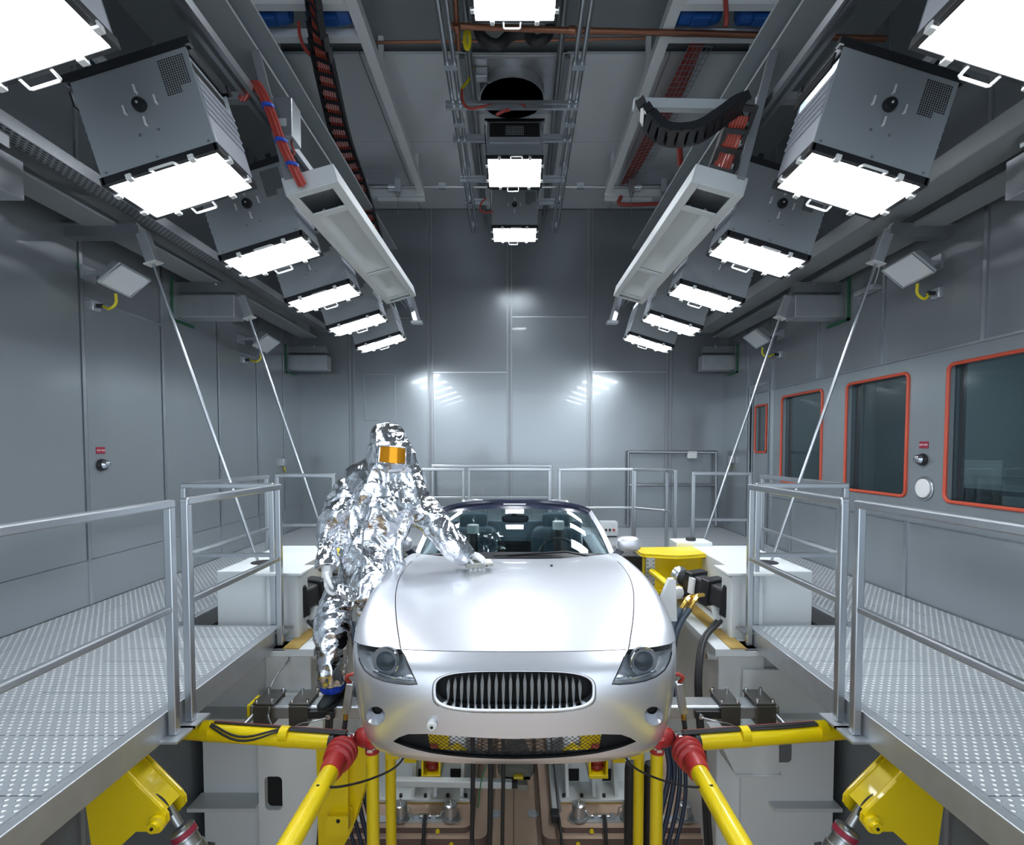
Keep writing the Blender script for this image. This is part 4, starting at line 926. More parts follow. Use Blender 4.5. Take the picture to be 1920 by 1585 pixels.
    # vertical black hoses beside the tower
    t = thing('hose', (s*1.4, 3.9, ZF), 'pair of black hoses hanging down the inner face of the %s tower' % side, 'hose')
    b = MB()
    for k in range(2): b.tube(cr([S_(s, 378+k*9, 1165, 4.25), S_(s, 352+k*5, 1200, 4.05), S_(s, 342+k*6, 1260, 3.88), S_(s, 343+k*6, 1330, 3.82), S_(s, 352+k*6, 1450, 3.8), S_(s, 362+k*8, 1620, 3.8)], 8), .017, 8)
    part('hoses', b, rubber, t)
    # yellow wedge bracket and actuator below the walkway
    Y0, Y1w = 2.56, 2.70
    poly = [(162, 1420), (228, 1420), (228, 1449), (300, 1521), (308, 1532), (309, 1545), (302, 1555), (290, 1558), (254, 1558), (215, 1594), (178, 1620), (162, 1505)]
    t = thing('yellow_mount', S_(s, 740, 1560, 2.6), 'big yellow wedge shaped mount below the near end of the %s walkway' % side, 'mount')
    pl = [S_(s, PX0-x, y, Y0) for x, y in poly]
    part('side_plate', MB().prism(pl, (0, .03, 0)), yellow, t, False, .006)
    part('side_plate', MB().prism([p+V((0, Y1w-Y0, 0)) for p in pl], (0, .03, 0)), yellow, t, False, .006)
    a, c = S_(s, PX0-196, 1417, Y0)+V((0, .028, 0)), S_(s, PX0-303, 1523, Y0)+V((0, .028, 0)); e = V((0, Y1w-Y0-.03, 0)); dn = V((-s*.006, 0, -.006))
    part('top_plate', MB().add([a, c, c+e, a+e, a+dn, c+dn, c+e+dn, a+e+dn], [(0,1,2,3),(7,6,5,4),(0,4,5,1),(1,5,6,2),(2,6,7,3),(3,7,4,0)]), yellow, t, False)
    k = S_(s, PX0-296, 1543, Y0); part('pivot_boss', MB().lathe([(.042, 0), (.042, .02), (.026, .025), (.026, .045)], k, (0, -1, 0), 20), yellow, t)
    part('pivot_pin', MB().cyl(k+V((0, -.045, 0)), k+V((0, -.05, 0)), .008), dark, t)
    part('sensor_cable', MB().tube(cr([S_(s, PX0-236, 1440, Y0+.04), S_(s, PX0-256, 1462, Y0+.04), S_(s, PX0-276, 1483, Y0+.04), S_(s, PX0-298, 1494, Y0+.05), S_(s, PX0-312, 1508, Y0+.05), S_(s, PX0-322, 1530, Y0+.04)], 6), .006, 6), rubber, t)
    t = thing('strut_actuator', S_(s, 590, 1600, 2.65), 'grey cylinder with black bellows hinged to the yellow mount on the %s' % side, 'actuator')
    p0, p1 = S_(s, PX0-312, 1508, 2.66), S_(s, PX0-392, 1640, 2.66); d = p1-p0
    part('rod_eye', MB().cyl(p0, p0+d*.3, .022), steel, t)
    part('body', MB().lathe([(.04, .14), (.06, .15), (.06, .2), (.052, .205), (.052, .25), (.06, .255), (.06, .30)], p0, d, 24), steel, t)
    part('label_plate', MB().lathe([(.0605, .16), (.0605, .19)], p0, d, 24), red_lab, t)
    part('bellows', MB().lathe([(.07, .30), (.085, .32), (.065, .335), (.085, .35), (.065, .365), (.085, .38), (.065, .395), (.085, .42), (.06, .44)], p0, d, 24), rubber, t)
    # ---------------- floor plates
    zl = P(910, 1573, 4.26).z; zu = P(878, 1552, 4.32).z
    b = MB(); xs = [.23, 2.5]
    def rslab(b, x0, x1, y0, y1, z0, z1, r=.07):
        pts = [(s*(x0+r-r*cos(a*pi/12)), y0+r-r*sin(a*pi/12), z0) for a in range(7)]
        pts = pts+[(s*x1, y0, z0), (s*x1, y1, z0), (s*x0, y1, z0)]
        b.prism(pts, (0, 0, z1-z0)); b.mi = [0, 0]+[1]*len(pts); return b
    t = thing('base_plate', (s*1.3, 5, ZF), 'two stacked brown steel base plates on the pit floor at the %s' % side, 'base plate')
    part('lower_plate', rslab(MB(), .235, 2.3, 4.26, 7.2, ZF, zl), [bronze, slab_shade], t, False, .004)
    part('upper_plate', rslab(MB(), .365, 2.2, 4.32, 7.0, zl, zu), [bronze, slab_shade], t, False, .004)
    for x, y, z in ((.64, 4.315, (zl+zu)/2), (.52, 4.255, zl-.04)): part('yellow_cap', MB().cyl((s*x, y, z), (s*x, y-.012, z), .018), yellow, t)
    zz = zu
    t = thing('pedestal', (s*.85, 4.8, zz), 'grey ribbed pedestal bolted to the brown plates at the %s' % side, 'pedestal')
    bxx = lambda b, x0, x1, y0, y1, z0, z1: b.box((min(s*x0, s*x1), y0, z0), (max(s*x0, s*x1), y1, z1))
    part('base_flange', bxx(MB(), .40, 1.36, 4.62, 5.9, zz, zz+.035), grey_lt, t, False, .004)
    part('edge_rust', bxx(MB(), .39, 1.37, 4.615, 4.64, zz, zz+.012), rusty, t, False)
    b = bxx(MB(), .46, 1.3, 4.88, 5.6, zz+.035, zz+.40)
    part('front_wall', b, grey_paint, t, False)
    part('recess', bxx(bxx(MB(), .50, .60, 4.865, 4.878, zz+.05, zz+.16), .82, .90, 4.865, 4.878, zz+.05, zz+.16), dark, t, False)
    for x in (.46, .70, .90, 1.16):
        part('rib', MB().prism([(s*x, 4.66, zz+.035), (s*x, 4.88, zz+.035), (s*x, 4.88, zz+.38), (s*x, 4.82, zz+.38)], (s*.03, 0, 0)), grey_lt, t, False)
    for x in (.44, .6, .8, 1.02, 1.25): part('bolt', MB().cyl((s*x, 4.66, zz+.035), (s*x, 4.66, zz+.06), .016, n=6), rubber, t)
    t = thing('yellow_clevis', (s*.72, 4.6, zz+.27), 'yellow clevis holding a dark red bellows above the %s pedestal' % side, 'clevis')
    q0 = S_(s, 155, 1452, 4.62); x = abs(q0.x)
    part('cradle', MB().box((s*x-.085, 4.55, q0.z), (s*x+.085, 4.8, q0.z+.03)).box((s*x-.085, 4.56, q0.z), (s*x-.065, 4.8, q0.z+.17)).box((s*x+.065, 4.56, q0.z), (s*x+.085, 4.8, q0.z+.17)), yellow, t, False, .004)
    part('bellows', MB().lathe([(.05, 0), (.062, .03), (.05, .05), (.064, .08), (.05, .1), (.06, .13), (.05, .2)], (s*x, 4.66, q0.z+.03), (0, 0, 1), 20), mat('dark_red_rubber', (.25, .02, .02), .4), t)
    y0_, y1_ = S_(s, 162, 1376, 4.72), S_(s, 124, 1410, 4.72)
    part('yoke', bxx(MB(), y1_.x*s, y0_.x*s, 4.72, 4.9, y1_.z, y0_.z).beam((s*.56, 4.74, y1_.z+.03), (s*.44, 4.7, y1_.z-.03), .06, .09), yellow, t, False, .006)
    for dx in (-.19, .19): part('bearing_block', MB().box((s*x+dx-.055, 4.6, q0.z+.11), (s*x+dx+.055, 4.75, q0.z+.19)), yellow, t, False, .006)
    part('axle', MB().cyl((s*x-.2, 4.68, q0.z+.15), (s*x+.2, 4.68, q0.z+.15), .02), steel, t)
    b = MB(); zs = zz+.012
    b.prism([(s*.48, 4.45, zz), (s*.45, 4.41, zz), (s*.48, 4.37, zz), (s*1.7, 4.37, zz), (s*1.7, 4.45, zz)], (0, 0, .012))
    t = thing('leveling_strip', (s*1, 4.4, zz), 'steel strip with air lines in front of the %s pedestal' % side, 'strip')
    part('strip', b, galv, t, False)
    b = MB(); pts = [(s*.58, 4.42, zs+.06), (s*.62, 4.42, zs+.055), (s*.64, 4.42, zs+.02), (s*.7, 4.42, zs+.014), (s*.84, 4.42, zs+.014), (s*.88, 4.42, zs+.03), (s*.89, 4.42, zs+.09), (s*.93, 4.42, zs+.1)]
    b.tube(cr(pts, 4), .006, 6); b.cbox((s*.69, 4.42, zs+.016), (.04, .03, .03)).cbox((s*.83, 4.42, zs+.016), (.04, .03, .03)).cbox((s*.76, 4.42, zs+.018), (.05, .03, .025))
    part('air_line', b, steel, t)
    part('air_hose', MB().tube(cr([(s*.76, 4.40, zs+.03), (s*.757, 4.33, zs+.028), (s*.75, 4.26, zs-.02), (s*.745, 4.22, zs-.1), (s*.73, 4.19, zs-.28)], 6), .014, 8), rubber, t)
    for x, nm in ((.545, 'inner'), (.97, 'middle'), (1.45, 'outer')):
        t = thing('leveling_mount', (s*x, 4.42, zs), '%s steel levelling cylinder on the strip at the %s' % (nm, side), 'cylinder', 'levelling cylinders on the strips')
        part('flange', MB().lathe([(.075, 0), (.075, .018), (.058, .02)], (s*x, 4.42, zs), (0, 0, 1), 24), steel_dk, t)
        part('cylinder', MB().lathe([(.055, .018), (.056, .12), (.048, .126), (.02, .127)], (s*x, 4.42, zs), (0, 0, 1), 24), steel, t)
        part('stud', MB().lathe([(.016, .12), (.016, .14), (.008, .141), (.008, .165), (.001, .166)], (s*x, 4.42, zs), (0, 0, 1), 10), chrome, t)
# left only: large yellow pillar plate
poly = [(595, 1402), (690, 1402), (686, 1462), (658, 1556), (640, 1590), (600, 1630), (598, 1500)]
t = thing('yellow_pillar', P(620, 1600, 3.5), 'broad yellow pillar plate behind the left red bellows', 'pillar')
part('plate', MB().prism([P(x, y, 3.72) for x, y in poly], (0, .14, 0)), yellow, t, False, .01)
part('front_rib', MB().prism([P(x, y, 3.66) for x, y in ((604, 1404), (650, 1404), (650, 1535), (646, 1560), (612, 1560), (606, 1530))], (0, .06, 0)), yellow, t, False, .01)
p_ = part('foot_block', MB().prism([P(x, y, 3.6) for x, y in ((614, 1534), (650, 1534), (650, 1566), (614, 1566))], (0, .1, 0)), yellow, t, False, .01)
part('bolt_hole', MB().cyl(P(622, 1467, 3.655), P(622, 1467, 3.65), .02, n=16).cyl(P(634, 1540, 3.597), P(634, 1540, 3.594), .014, n=12), dark, t)
# centre: gearbox, tube, hanging hoses, rails
c = P(968, 1452, 5.4)
t = thing('gear_motor', (c.x, 5.2, ZF), 'olive grey gear motor seen between the pedestals under the car', 'motor')
part('body', MB().lathe([(.12, -.45), (.2, -.1), (.2, .05), (.17, .12), (.06, .14)], (c.x, 5.4, c.z), (0, -1, -.1), 24), mat('olive_grey_paint', (.25,.25,.22), .5), t)
part('foot', MB().box((c.x-.16, 5.2, ZF), (c.x+.16, 5.7, c.z-.1)), mat('olive_grey_paint', (.25,.25,.22), .5), t, False, .02)
part('cap', MB().cbox((c.x+.02, 5.22, c.z+.07), (.1, .06, .06)), yellow, t, False, .01)
a, bb = P(742, 1466, 4.5), P(960, 1470, 4.5)
t = thing('cross_tube', (a+bb)/2, 'pale grey square tube lying across in front of the left pedestal', 'tube')
part('tube', MB().beam(a, bb, .068, .06), grey_lt, t, False, .01)
part('end_fitting', MB().beam(bb, bb+V((.06, 0, -.005)), .05, .05), rubber, t, False)
part('end_block', MB().cbox(bb+V((.09, -.02, .0)), (.09, .08, .05)), bpy.data.materials['olive_grey_paint'], t, False, .008)
for px, r, nm in ((886, .016, 'leftmost'), (919, .018, 'middle'), (943, .014, 'rightmost')):
    q = P(px, 1420, 3.7)
    single('hose', MB().tube(cr([(q.x, q.y, q.z+.2), (q.x+.003, q.y, q.z-.1), (q.x-.004, q.y-.02, q.z-.6), (q.x-.002, q.y-.04, ZF+.02)], 8), r, 10), rubber, '%s of the three straight black hoses hanging under the car bumper' % nm, 'hose')
single('cable', MB().tube(cr([P(913, 1434, 4.2), P(903, 1462, 4.2), P(898, 1500, 4.2), P(896, 1515, 4.2)], 6), .005, 6), mat('green_cable', (.03,.25,.08), .5), 'thin green cable hanging between the black hoses', 'cable')
t = thing('guide_rail', P(1040, 1530, 4.6), 'pale linear rail with black stops on the right brown plate', 'rail')
a, bb = P(1026, 1438, 5.9), P(1040, 1528, 4.5); a.z = zl+.06; bb.z = zl+.06
part('rail', MB().beam(a, bb, .045, .05), grey_lt, t, False, .006)
part('scale', MB().beam(a+V((.045, 0, 0)), bb+V((.045, 0, 0)), .025, .05), steel_dk, t, False)
part('stop', MB().beam(bb, bb+V((0, -.1, 0)), .07, .07), rubber, t, False, .01)
part('cable', MB().tube(cr([bb+V((.03, -.08, 0)), bb+V((.03, -.22, .01)), bb+V((.04, -.32, -.08)), bb+V((.07, -.38, -.25))], 6), .014, 6), rubber, t)
for px, nm in ((928, 'left'), (1000, 'right')):
    q = P(px, 1527, 4.75); k = (CAMZ-ZF)/(CAMZ-q.z)
    q = V((q.x*k, q.y*k, ZF)); single('floor_cap', MB().cyl(q, q+V((0, 0, .006)), .055, n=24), galv, 'round grey cap set in the brown floor, the %s one of two' % nm, 'floor cap')
struct('trim_%d' % (tn[0]+1), MB().box((-.012, 3.5, ZF), (-.006, 7.2, ZF+.001)), dark)
# loose hoses low on both sides
for s, side in ((-1, 'left'), (1, 'right')):
    b = MB()
    for k in range(4):
        e_ = .3 if s < 0 else 0
        b.tube(cr([S_(s, 285+k*8, 1400, 3.75+e_), S_(s, 290+k*10, 1450, 3.7+e_), S_(s, 275+k*14, 1520, 3.65+e_), S_(s, 255+k*14, 1600, 3.6+e_)], 8), .02-.002*k, 8)
    t = thing('hose', S_(s, 290, 1600, 3.6), 'tangle of dark hoses hanging behind the %s red bellows' % side, 'hose')
    part('hoses', b, mat('blue_black_hose', (.02,.03,.06), .45), t)
b = MB().tube(cr([P(505, 1330, 3.36), P(503, 1300, 3.6), P(520, 1265, 3.8), P(540, 1240, 3.93), P(545, 1228, 3.95), P(575, 1215, 4.1), P(595, 1195, 4.2)], 8), .006, 6).tube(cr([P(505, 1330, 3.36), P(503, 1345, 3.34), P(511, 1365, 3.2)], 6), .006, 6)
single('cable', b, steel_dk, 'thin grey cable curling from the left tower slab down past the actuator bar', 'cable')
# ================================================================== the car
def proj(p):
    d = V(p)-V((0, 0, CAMZ)); c, s = cos(PITCH), sin(PITCH)
    f = d.y*c-d.z*s; v = d.y*s+d.z*c
    return V((PX0+FPX*d.x/f, PY0-FPX*v/f))
def spline(xs, ys):
    "natural cubic spline"
    n = len(xs); A = np.zeros((n, n)); r = np.zeros(n); A[0, 0] = A[-1, -1] = 1
    h = np.diff(xs)
    for i in range(1, n-1):
        A[i, i-1], A[i, i], A[i, i+1] = h[i-1], 2*(h[i-1]+h[i]), h[i]
        r[i] = 6*((ys[i+1]-ys[i])/h[i]-(ys[i]-ys[i-1])/h[i-1])
    m = np.linalg.solve(A, r)
    def f(x):
        i = min(max(int(np.searchsorted(xs, x))-1, 0), n-2); a = (xs[i+1]-x)/h[i]; b = (x-xs[i])/h[i]
        return a*ys[i]+b*ys[i+1]+((a**3-a)*m[i]+(b**3-b)*m[i+1])*h[i]**2/6
    return f
EXPO = .72
def SC(t):
    a = min(abs(t), 1)*pi/2; return sin(a)**EXPO, 1-max(cos(a), 0)**EXPO
YEND = 3.04
# nose: v 0 (lip) .. 1 (seam under the bonnet)
bv = [0, .08, .16, .30, .50, .70, .86, 1]
b_z = spline(bv, [-.281, -.226, -.180, -.105, .034, .155, .236, .305])
b_y = spline(bv, [2.720, 2.665, 2.652, 2.648, 2.640, 2.650, 2.682, 2.745])
b_w = spline(bv, [.825, .845, .860, .880, .900, .911, .914, .915])
b_d = spline(bv, [-.005, -.005, 0, 0, .0, .004, .012, .022])
def SB(t, v):
    S, Cc = SC(t); y0 = b_y(v)
    return V((math.copysign(S*b_w(v), t), y0+(YEND-y0)*Cc, b_z(v)-b_d(v)*Cc))
uv = [0, .10, .25, .45, .70, 1]
u_y = spline(uv, [2.745, 2.87, 3.10, 3.38, 3.72, 4.10])
u_z = spline(uv, [.305, .341, .395, .447, .492, .520])
u_l = spline(uv, [YEND-2.745, .22, .13, .09, .06, .03])
u_a = spline(uv, [.0, .05, .13, .185, .19, .15])
u_d = spline(uv, [.022, .075, .165, .205, .21, .19])
u_w = spline(uv, [.915, .921, .924, .907, .870, .838])
def SU(t, v):
    S, Cc = SC(t)
    return V((math.copysign(S*u_w(v), t), u_y(v)+u_l(v)*Cc, u_z(v)+u_a(v)*S**3-u_d(v)*Cc))
def inv(F, px, py, t, v):
    "surface parameters that a pixel of the photograph sees"
    for _ in range(60):
        e = proj(F(t, v))-V((px, py)); h = 1e-4
        jt = (proj(F(t+h, v))-proj(F(t-h, v)))/(2*h); jv = (proj(F(t, v+h))-proj(F(t, v-h)))/(2*h)
        D = jt.x*jv.y-jv.x*jt.y
        if abs(D) < 1e-3: break
        dt = (e.x*jv.y-jv.x*e.y)/D; dv = (jt.x*e.y-e.x*jt.y)/D
        t = max(-1, min(1, t-max(-.08, min(.08, dt)))); v = max(-.05, min(1.05, v-max(-.08, min(.08, dv))))
        if abs(dt)+abs(dv) < 1e-7: break
    return (t, v)
def inpoly(p, poly):
    c = False; n = len(poly)
    for i in range(n):
        a, b = poly[i], poly[i-1]
        if (a[1] > p[1]) != (b[1] > p[1]) and p[0] < (b[0]-a[0])*(p[1]-a[1])/(b[1]-a[1])+a[0]: c = not c
    return c
def resamp(poly, st, kx=1.):
    out = []
    for i in range(len(poly)):
        a, b = V(poly[i]).to_2d(), V(poly[(i+1) % len(poly)]).to_2d()
        d = b-a; L = math.hypot(d.x*kx, d.y); n = max(1, int(L/st))
        out += [a+d*(k/n) for k in range(n)]
    return out
def segdist(p, a, b):
    d = b-a; k = max(0, min(1, (p-a).dot(d)/max(d.dot(d), 1e-12))); return (p-a-d*k).length
def patch(F, outer, holes, st, kx=1.0, thick=0.0):
    "sheet on surface F bounded by parameter polygons; returns MB"
    K = lambda p: V((p[0]*kx, p[1]))
    polys = [[K(q) for q in resamp(o, st, kx)] for o in [outer]+list(holes)]
    vs = []; es = []
    for pl in polys:
        o = len(vs); vs += pl; es += [(o+i, o+(i+1) % len(pl)) for i in range(len(pl))]
    xs = [q.x for q in polys[0]]; ys = [q.y for q in polys[0]]
    segs = np.array([[vs[a].x, vs[a].y, vs[b].x, vs[b].y] for a, b in es])
    def far(p):
        A = segs[:, :2]; D = segs[:, 2:]-A; k = np.clip(((np.array([p.x, p.y])-A)*D).sum(1)/np.maximum((D*D).sum(1), 1e-12), 0, 1)
        return np.min(np.hypot(*(np.array([p.x, p.y])-A-D*k[:, None]).T)) > st*.45
    j = 0; y = min(ys)+st*.5
    while y < max(ys):
        x = min(xs)+(st*.5 if j % 2 else 0)
        while x < max(xs):
            p = V((x, y))
            if inpoly(p, polys[0]) and not any(inpoly(p, h) for h in polys[1:]) and far(p): vs.append(p)
            x += st
        y += st*.87; j += 1
    r = geometry.delaunay_2d_cdt(vs, es, [], 0, 1e-6)
    pv, tri = r[0], r[2]; b = MB(); keep = []
    for f in tri:
        c = (pv[f[0]]+pv[f[1]]+pv[f[2]])/3
        if inpoly(c, polys[0]) and not any(inpoly(c, h) for h in polys[1:]): keep.append(list(f))
    b.v = [F(q.x/kx, q.y) for q in pv]; b.f = keep; b.mi = [0]*len(keep)
    h = 2e-3; nm = []
    for q in pv:
        t, v = q.x/kx, q.y; t_ = max(-.985, min(.985, t))
        n = (F(t_+h, v)-F(t_-h, v)).cross(F(t_, v+h)-F(t_, v-h)); nm.append(n.normalized() if n.length > 1e-12 else V((0, 0, 1)))
    b.nm = nm
    # make winding follow the normals
    for f in b.f:
        n = (b.v[f[1]]-b.v[f[0]]).cross(b.v[f[2]]-b.v[f[0]])
        if n.dot(nm[f[0]]) < 0: f.reverse()
    return b
def panel(name, b, m, parent, label=None):
    o = part(name, b, m, parent, 'all', label=label)
    o.data.normals_split_custom_set_from_vertices([tuple(n) for n in b.nm])
    return o
car = thing('car', (0, 4.5, -.24), 'open silver roadster sports car without wheels held in the test rig', 'car')
# -------- outlines in the photograph (left half, mirrored)
gap = .0022
HL = [(671, 1208), (700, 1210), (728, 1212.5), (752, 1215), (760, 1232), (770, 1256), (783, 1283), (768, 1284), (745, 1282), (721, 1277.5), (700, 1269.5), (684, 1257), (674.5, 1240), (670.5, 1223)]
hl = []
for i, (x, y) in enumerate(HL):
    t, v = inv(SB, x, y, -.6 if x > 720 else -.72, .85)
    hl.append((t, v))
top_in = inv(SB, 752, 1214, -.5, .98)[0]; top_out = hl[0][0]
hlp = [(top_out, 1.0)]+[(top_out+(top_in-top_out)*k/8, 1.0) for k in range(1, 8)]+[(top_in, 1.0)]+[(t, min(v, .995)) for t, v in hl[4:]]
mir = lambda pl: [(-t, v) for t, v in pl][::-1]
# bumper skin
GR = []          # grille opening (inner rim on skin)
gx, gy0, gy1 = 150, 1256, 1337
for k in range(48):
    a = 2*pi*k/48; c_, s_ = cos(a), sin(a)
    px = PX0-1+math.copysign(abs(c_)**.54, c_)*154; py = 1298+math.copysign(abs(s_)**.58, s_)*(40 if s_ > 0 else 41)
    if s_ > 0: py -= 0
    px += 0; GR.append((px, py))
GRt = [inv(SB, x, y, (x-PX0)/600, .6) for x, y in GR]
IN = [(737, 1391), (748, 1383), (765, 1377), (800, 1376.5), (860, 1381), (PX0, 1386), (1070, 1381), (1130, 1377), (1165, 1378), (1182, 1384), (1193, 1391), (1165, 1402), (1120, 1413), (1050, 1421), (PX0, 1424), (880, 1421), (810, 1413), (765, 1402)]
INt = [inv(SB, x, y, (x-PX0)/500, .2) for x, y in IN]
def circ(cx, cy, rx, ry, n=24): return [inv(SB, cx+rx*cos(2*pi*k/n), cy+ry*sin(2*pi*k/n), (cx-PX0)/420, .35) for k in range(n)]
FGl = circ(704.5, 1343, 17.5, 17.5); FGr = [(-t, v) for t, v in FGl][::-1]
out = [(-1, 0)]+[(t, 0) for t in np.linspace(-.95, .95, 39)]+[(1, 0), (1, .5), (1, 1-gap)]
rt = mir(hlp)      # right light, runs from bottom .. to top
left_path = [(-1, 1-gap), (top_out-.012, 1-gap)]+[(t-.0, v) for t, v in reversed(hlp[9:])]+[(top_in+.004, 1-gap)]
seam = [(t, 1-gap) for t in np.linspace(top_in+.03, -top_in-.03, 30)]
right_path = [(-t, v) for t, v in reversed(left_path)]
out = out[:-1]+[(1, .8)]+list(reversed(right_path))[::-1][::-1]*0
poly = [(-1, 0)]+[(t, 0) for t in np.linspace(-.95, .95, 39)]+[(1, 0), (1, .5)]+[(-t, v) for t, v in left_path]+[(-t, v) for t, v in seam]+list(reversed(left_path))+[(-1, .5)]
bm_ = panel('bumper', patch(SB, poly, [GRt, INt, FGl, FGr], .022, 1.2), paint, car)
# lip edge folded under
rows = [[SB(t, 0) for t in np.linspace(-1, 1, 61)], [SB(t, 0)+V((0, .03, -.012)) for t in np.linspace(-1, 1, 61)], [SB(t, 0)+V((0, .12, .0)) for t in np.linspace(-1, 1, 61)]]
part('lip', MB().grid(rows), paint, bm_)
def inset(F, pl, d0, dy, shrink=.0):
    "rim going inwards from an opening"
    pts = [F(t, v) for t, v in resamp(pl, .02, 1.2)]; c = sum(pts, V((0, 0, 0)))/len(pts)
    return [pts, [p.lerp(c, shrink*.4)+V((0, dy*.4, 0)) for p in pts], [p.lerp(c, shrink)+V((0, dy, 0)) for p in pts]]
# -------- bonnet and wings
HLN = [(752, 1214), (747, 1190), (743, 1160), (741.5, 1135), (743, 1105), (749, 1080), (758, 1064), (770, 1052)]
hn = []
for i, (x, y) in enumerate(HLN): hn.append(inv(SU, x, y, -.45, [0, .12, .25, .35, .5, .7, .85, .95][i]))
hn[0] = (top_in, 0)
hn = [h for i, h in enumerate(hn) if i < 5]+[(-.592, .56), (-.607, .76), (-.610, .975)]
hnl = [V((t, v, 0)) for t, v in hn]; hnc = [(p.x, p.y) for p in cr(hnl, 5)]
vmax = 1.0; tl = hnc[-1][0]
hood_poly = [(t+.0035, max(v, gap)) for t, v in hnc]+[(t, hnc[-1][1]) for t in np.linspace(tl, -tl, 24)[1:-1]]+[(-t-.0035, max(v, gap)) for t, v in reversed(hnc)]+[(t, gap) for t in np.linspace(-top_in, top_in, 30)[1:-1]]
panel('bonnet', patch(SU, hood_poly, [], .035, 1.2), paint, car)
for s in (-1, 1):
    fp = [(s*-t+s*.0035*-0, max(v, gap)) for t, v in hnc]
    fp = [(-s*t+s*.0035, max(v, gap)) for t, v in hnc]+[(s*t, 1.0) for t in np.linspace(abs(tl), 1, 10)]+[(s*1.0, .5), (s*1.0, gap)]+[(s*t, gap) for t in np.linspace(.98, abs(top_in)+.01, 12)]
    panel('wing', patch(SU, fp, [], .035, 1.2), paint, car)
0 and print('HNC', hnc[0], hnc[-1], [round(x,3) for x in proj(SU(0, hnc[-1][1]))], 'HL', hl, 'tops', top_in, top_out)
# dark strips under the seams stand in for shade in the gaps
b = MB().tube([SU(t, 0)+V((0, .015, -.02)) for t in np.linspace(-.97, .97, 60)], .012, 6)
for s in (-1, 1): b.tube([SU(-s*t, v)+V((0, 0, -.018)) for t, v in hnc], .011, 6)
part('seam_shade', b, dark, car)
# -------- flanks with wheel arch, doors, tail
def SF(s):
    return lambda y, z: V((s*(float(np.interp(y, [3.04, 3.3, 3.7, 4.1, 4.5, 5.6, 6.6], [.914, .924, .885, .842, .86, .895, .89]))-.16*max(0, (.05-z))**2-.02*max(0, z-.2)-.04*max(0, y-5.6)**2), y, z))
for s in (-1, 1):
    top = [(SU(1, v).y, SU(1, v).z+.002) for v in np.linspace(0, 1, 14)]
    arch = [(3.42+.34*cos(a), -.14+.34*sin(a)) for a in np.linspace(pi*.0, pi*.9, 22)]
    pl = top+[(4.28, .345), (4.30, .1), (4.28, -.26), (3.80, -.26)]+arch+[(3.045, -.0), (3.045, .15)]
    b = patch(SF(s), pl, [], .06); o = panel('front_flank', b, paint, car)
    pl = [(4.305, .345), (4.8, .36), (5.45, .38), (5.47, .1), (5.42, -.2), (4.36, -.24), (4.32, .1)]
    panel('door', patch(SF(s), pl, [], .06), paint, car)
    arch = [(5.92+.34*cos(a), -.14+.34*sin(a)) for a in np.linspace(pi*.0, pi, 22)]
    pl = [(5.475, .38), (5.9, .40), (6.3, .38), (6.62, .33), (6.6, -.15), (6.28, -.2)]+arch+[(5.55, -.24), (5.43, -.22), (5.485, .1)]
    panel('rear_flank', patch(SF(s), pl, [], .06), paint, car)
    rows = []
    for y, z in ((4.1, .365), (4.28, .36), (4.8, .375), (5.45, .395), (5.6, .40)):
        wd = float(np.interp(y, [4.1, 4.5, 5.6], [.842, .86, .895])); rows.append([V((s*wd, y, z-.02)), V((s*(wd-.012), y, z+.03)), V((s*(wd-.05), y, z+.06)), V((s*.76, y, z+.06)), V((s*.72, y, z+.03)), V((s*.70, y, -.1))])
    part('door_top', MB().grid(rows), [paint], car)
rows = []
for y, z, wd in ((5.58, .42, .9), (5.7, .455, .9), (6.0, .47, .89), (6.4, .44, .85), (6.62, .36, .80), (6.66, .1, .78), (6.6, -.2, .76)):
    rows.append([V((wd*sin(a*pi/2), y-.0*abs(a), z+(.04*(1-a*a) if z > .3 else 0)-(.06*abs(a)**6 if z > .3 else 0))) for a in np.linspace(-1, 1, 21)])
part('rear_deck', MB().grid(rows), paint, car)
b = MB().box((-.62, 3.2, -.2), (.62, 6.5, -.16)).box((-.7, 4.35, -.16), (.7, 5.6, -.1)).box((-.7, 5.55, -.16), (.7, 5.6, .4)).box((-.6, 2.9, -.05), (.6, 2.93, .27)).box((-.66, 3.0, .0), (-.62, 4.4, .33)).box((.62, 3.0, .0), (.66, 4.4, .33))
part('underbody', b, dark, car, False)
# -------- kidney style grille: one oval rim with upright slats
rimo = [SB(t, v) for t, v in GRt]
def gpt(px, py, dy=0): t, v = inv(SB, px, py, (px-PX0)/600, .6); return SB(t, v)+V((0, dy, 0))
GR2 = [(PX0-1+(x-PX0+1)*.955, 1296+(y-1298)*.86) for x, y in GR]
GR3 = [(PX0-1+(x-PX0+1)*.93, 1296+(y-1298)*.78) for x, y in GR]
r1 = [gpt(x, y, .005) for x, y in GR]; r2 = [gpt(x, y, .004) for x, y in GR2]; r3 = [gpt(x, y, .035) for x, y in GR3]
gl = part('grille', MB().grid([r1, [p+V((0, -.008, 0)) for p in [a.lerp(bq, .45) for a, bq in zip(r1, r2)]], r2], True), paint, car, 'all', label='silver oval grille surround')
part('chrome_rim', MB().grid([r2, r3], True), chrome, gl)
part('grille_void', MB().add([gpt(x, y, .075) for x, y in GR], [tuple(range(48))]), dark, gl)
slat_m = mat('grille_slat_silver', (.46,.48,.50), .35, .5)
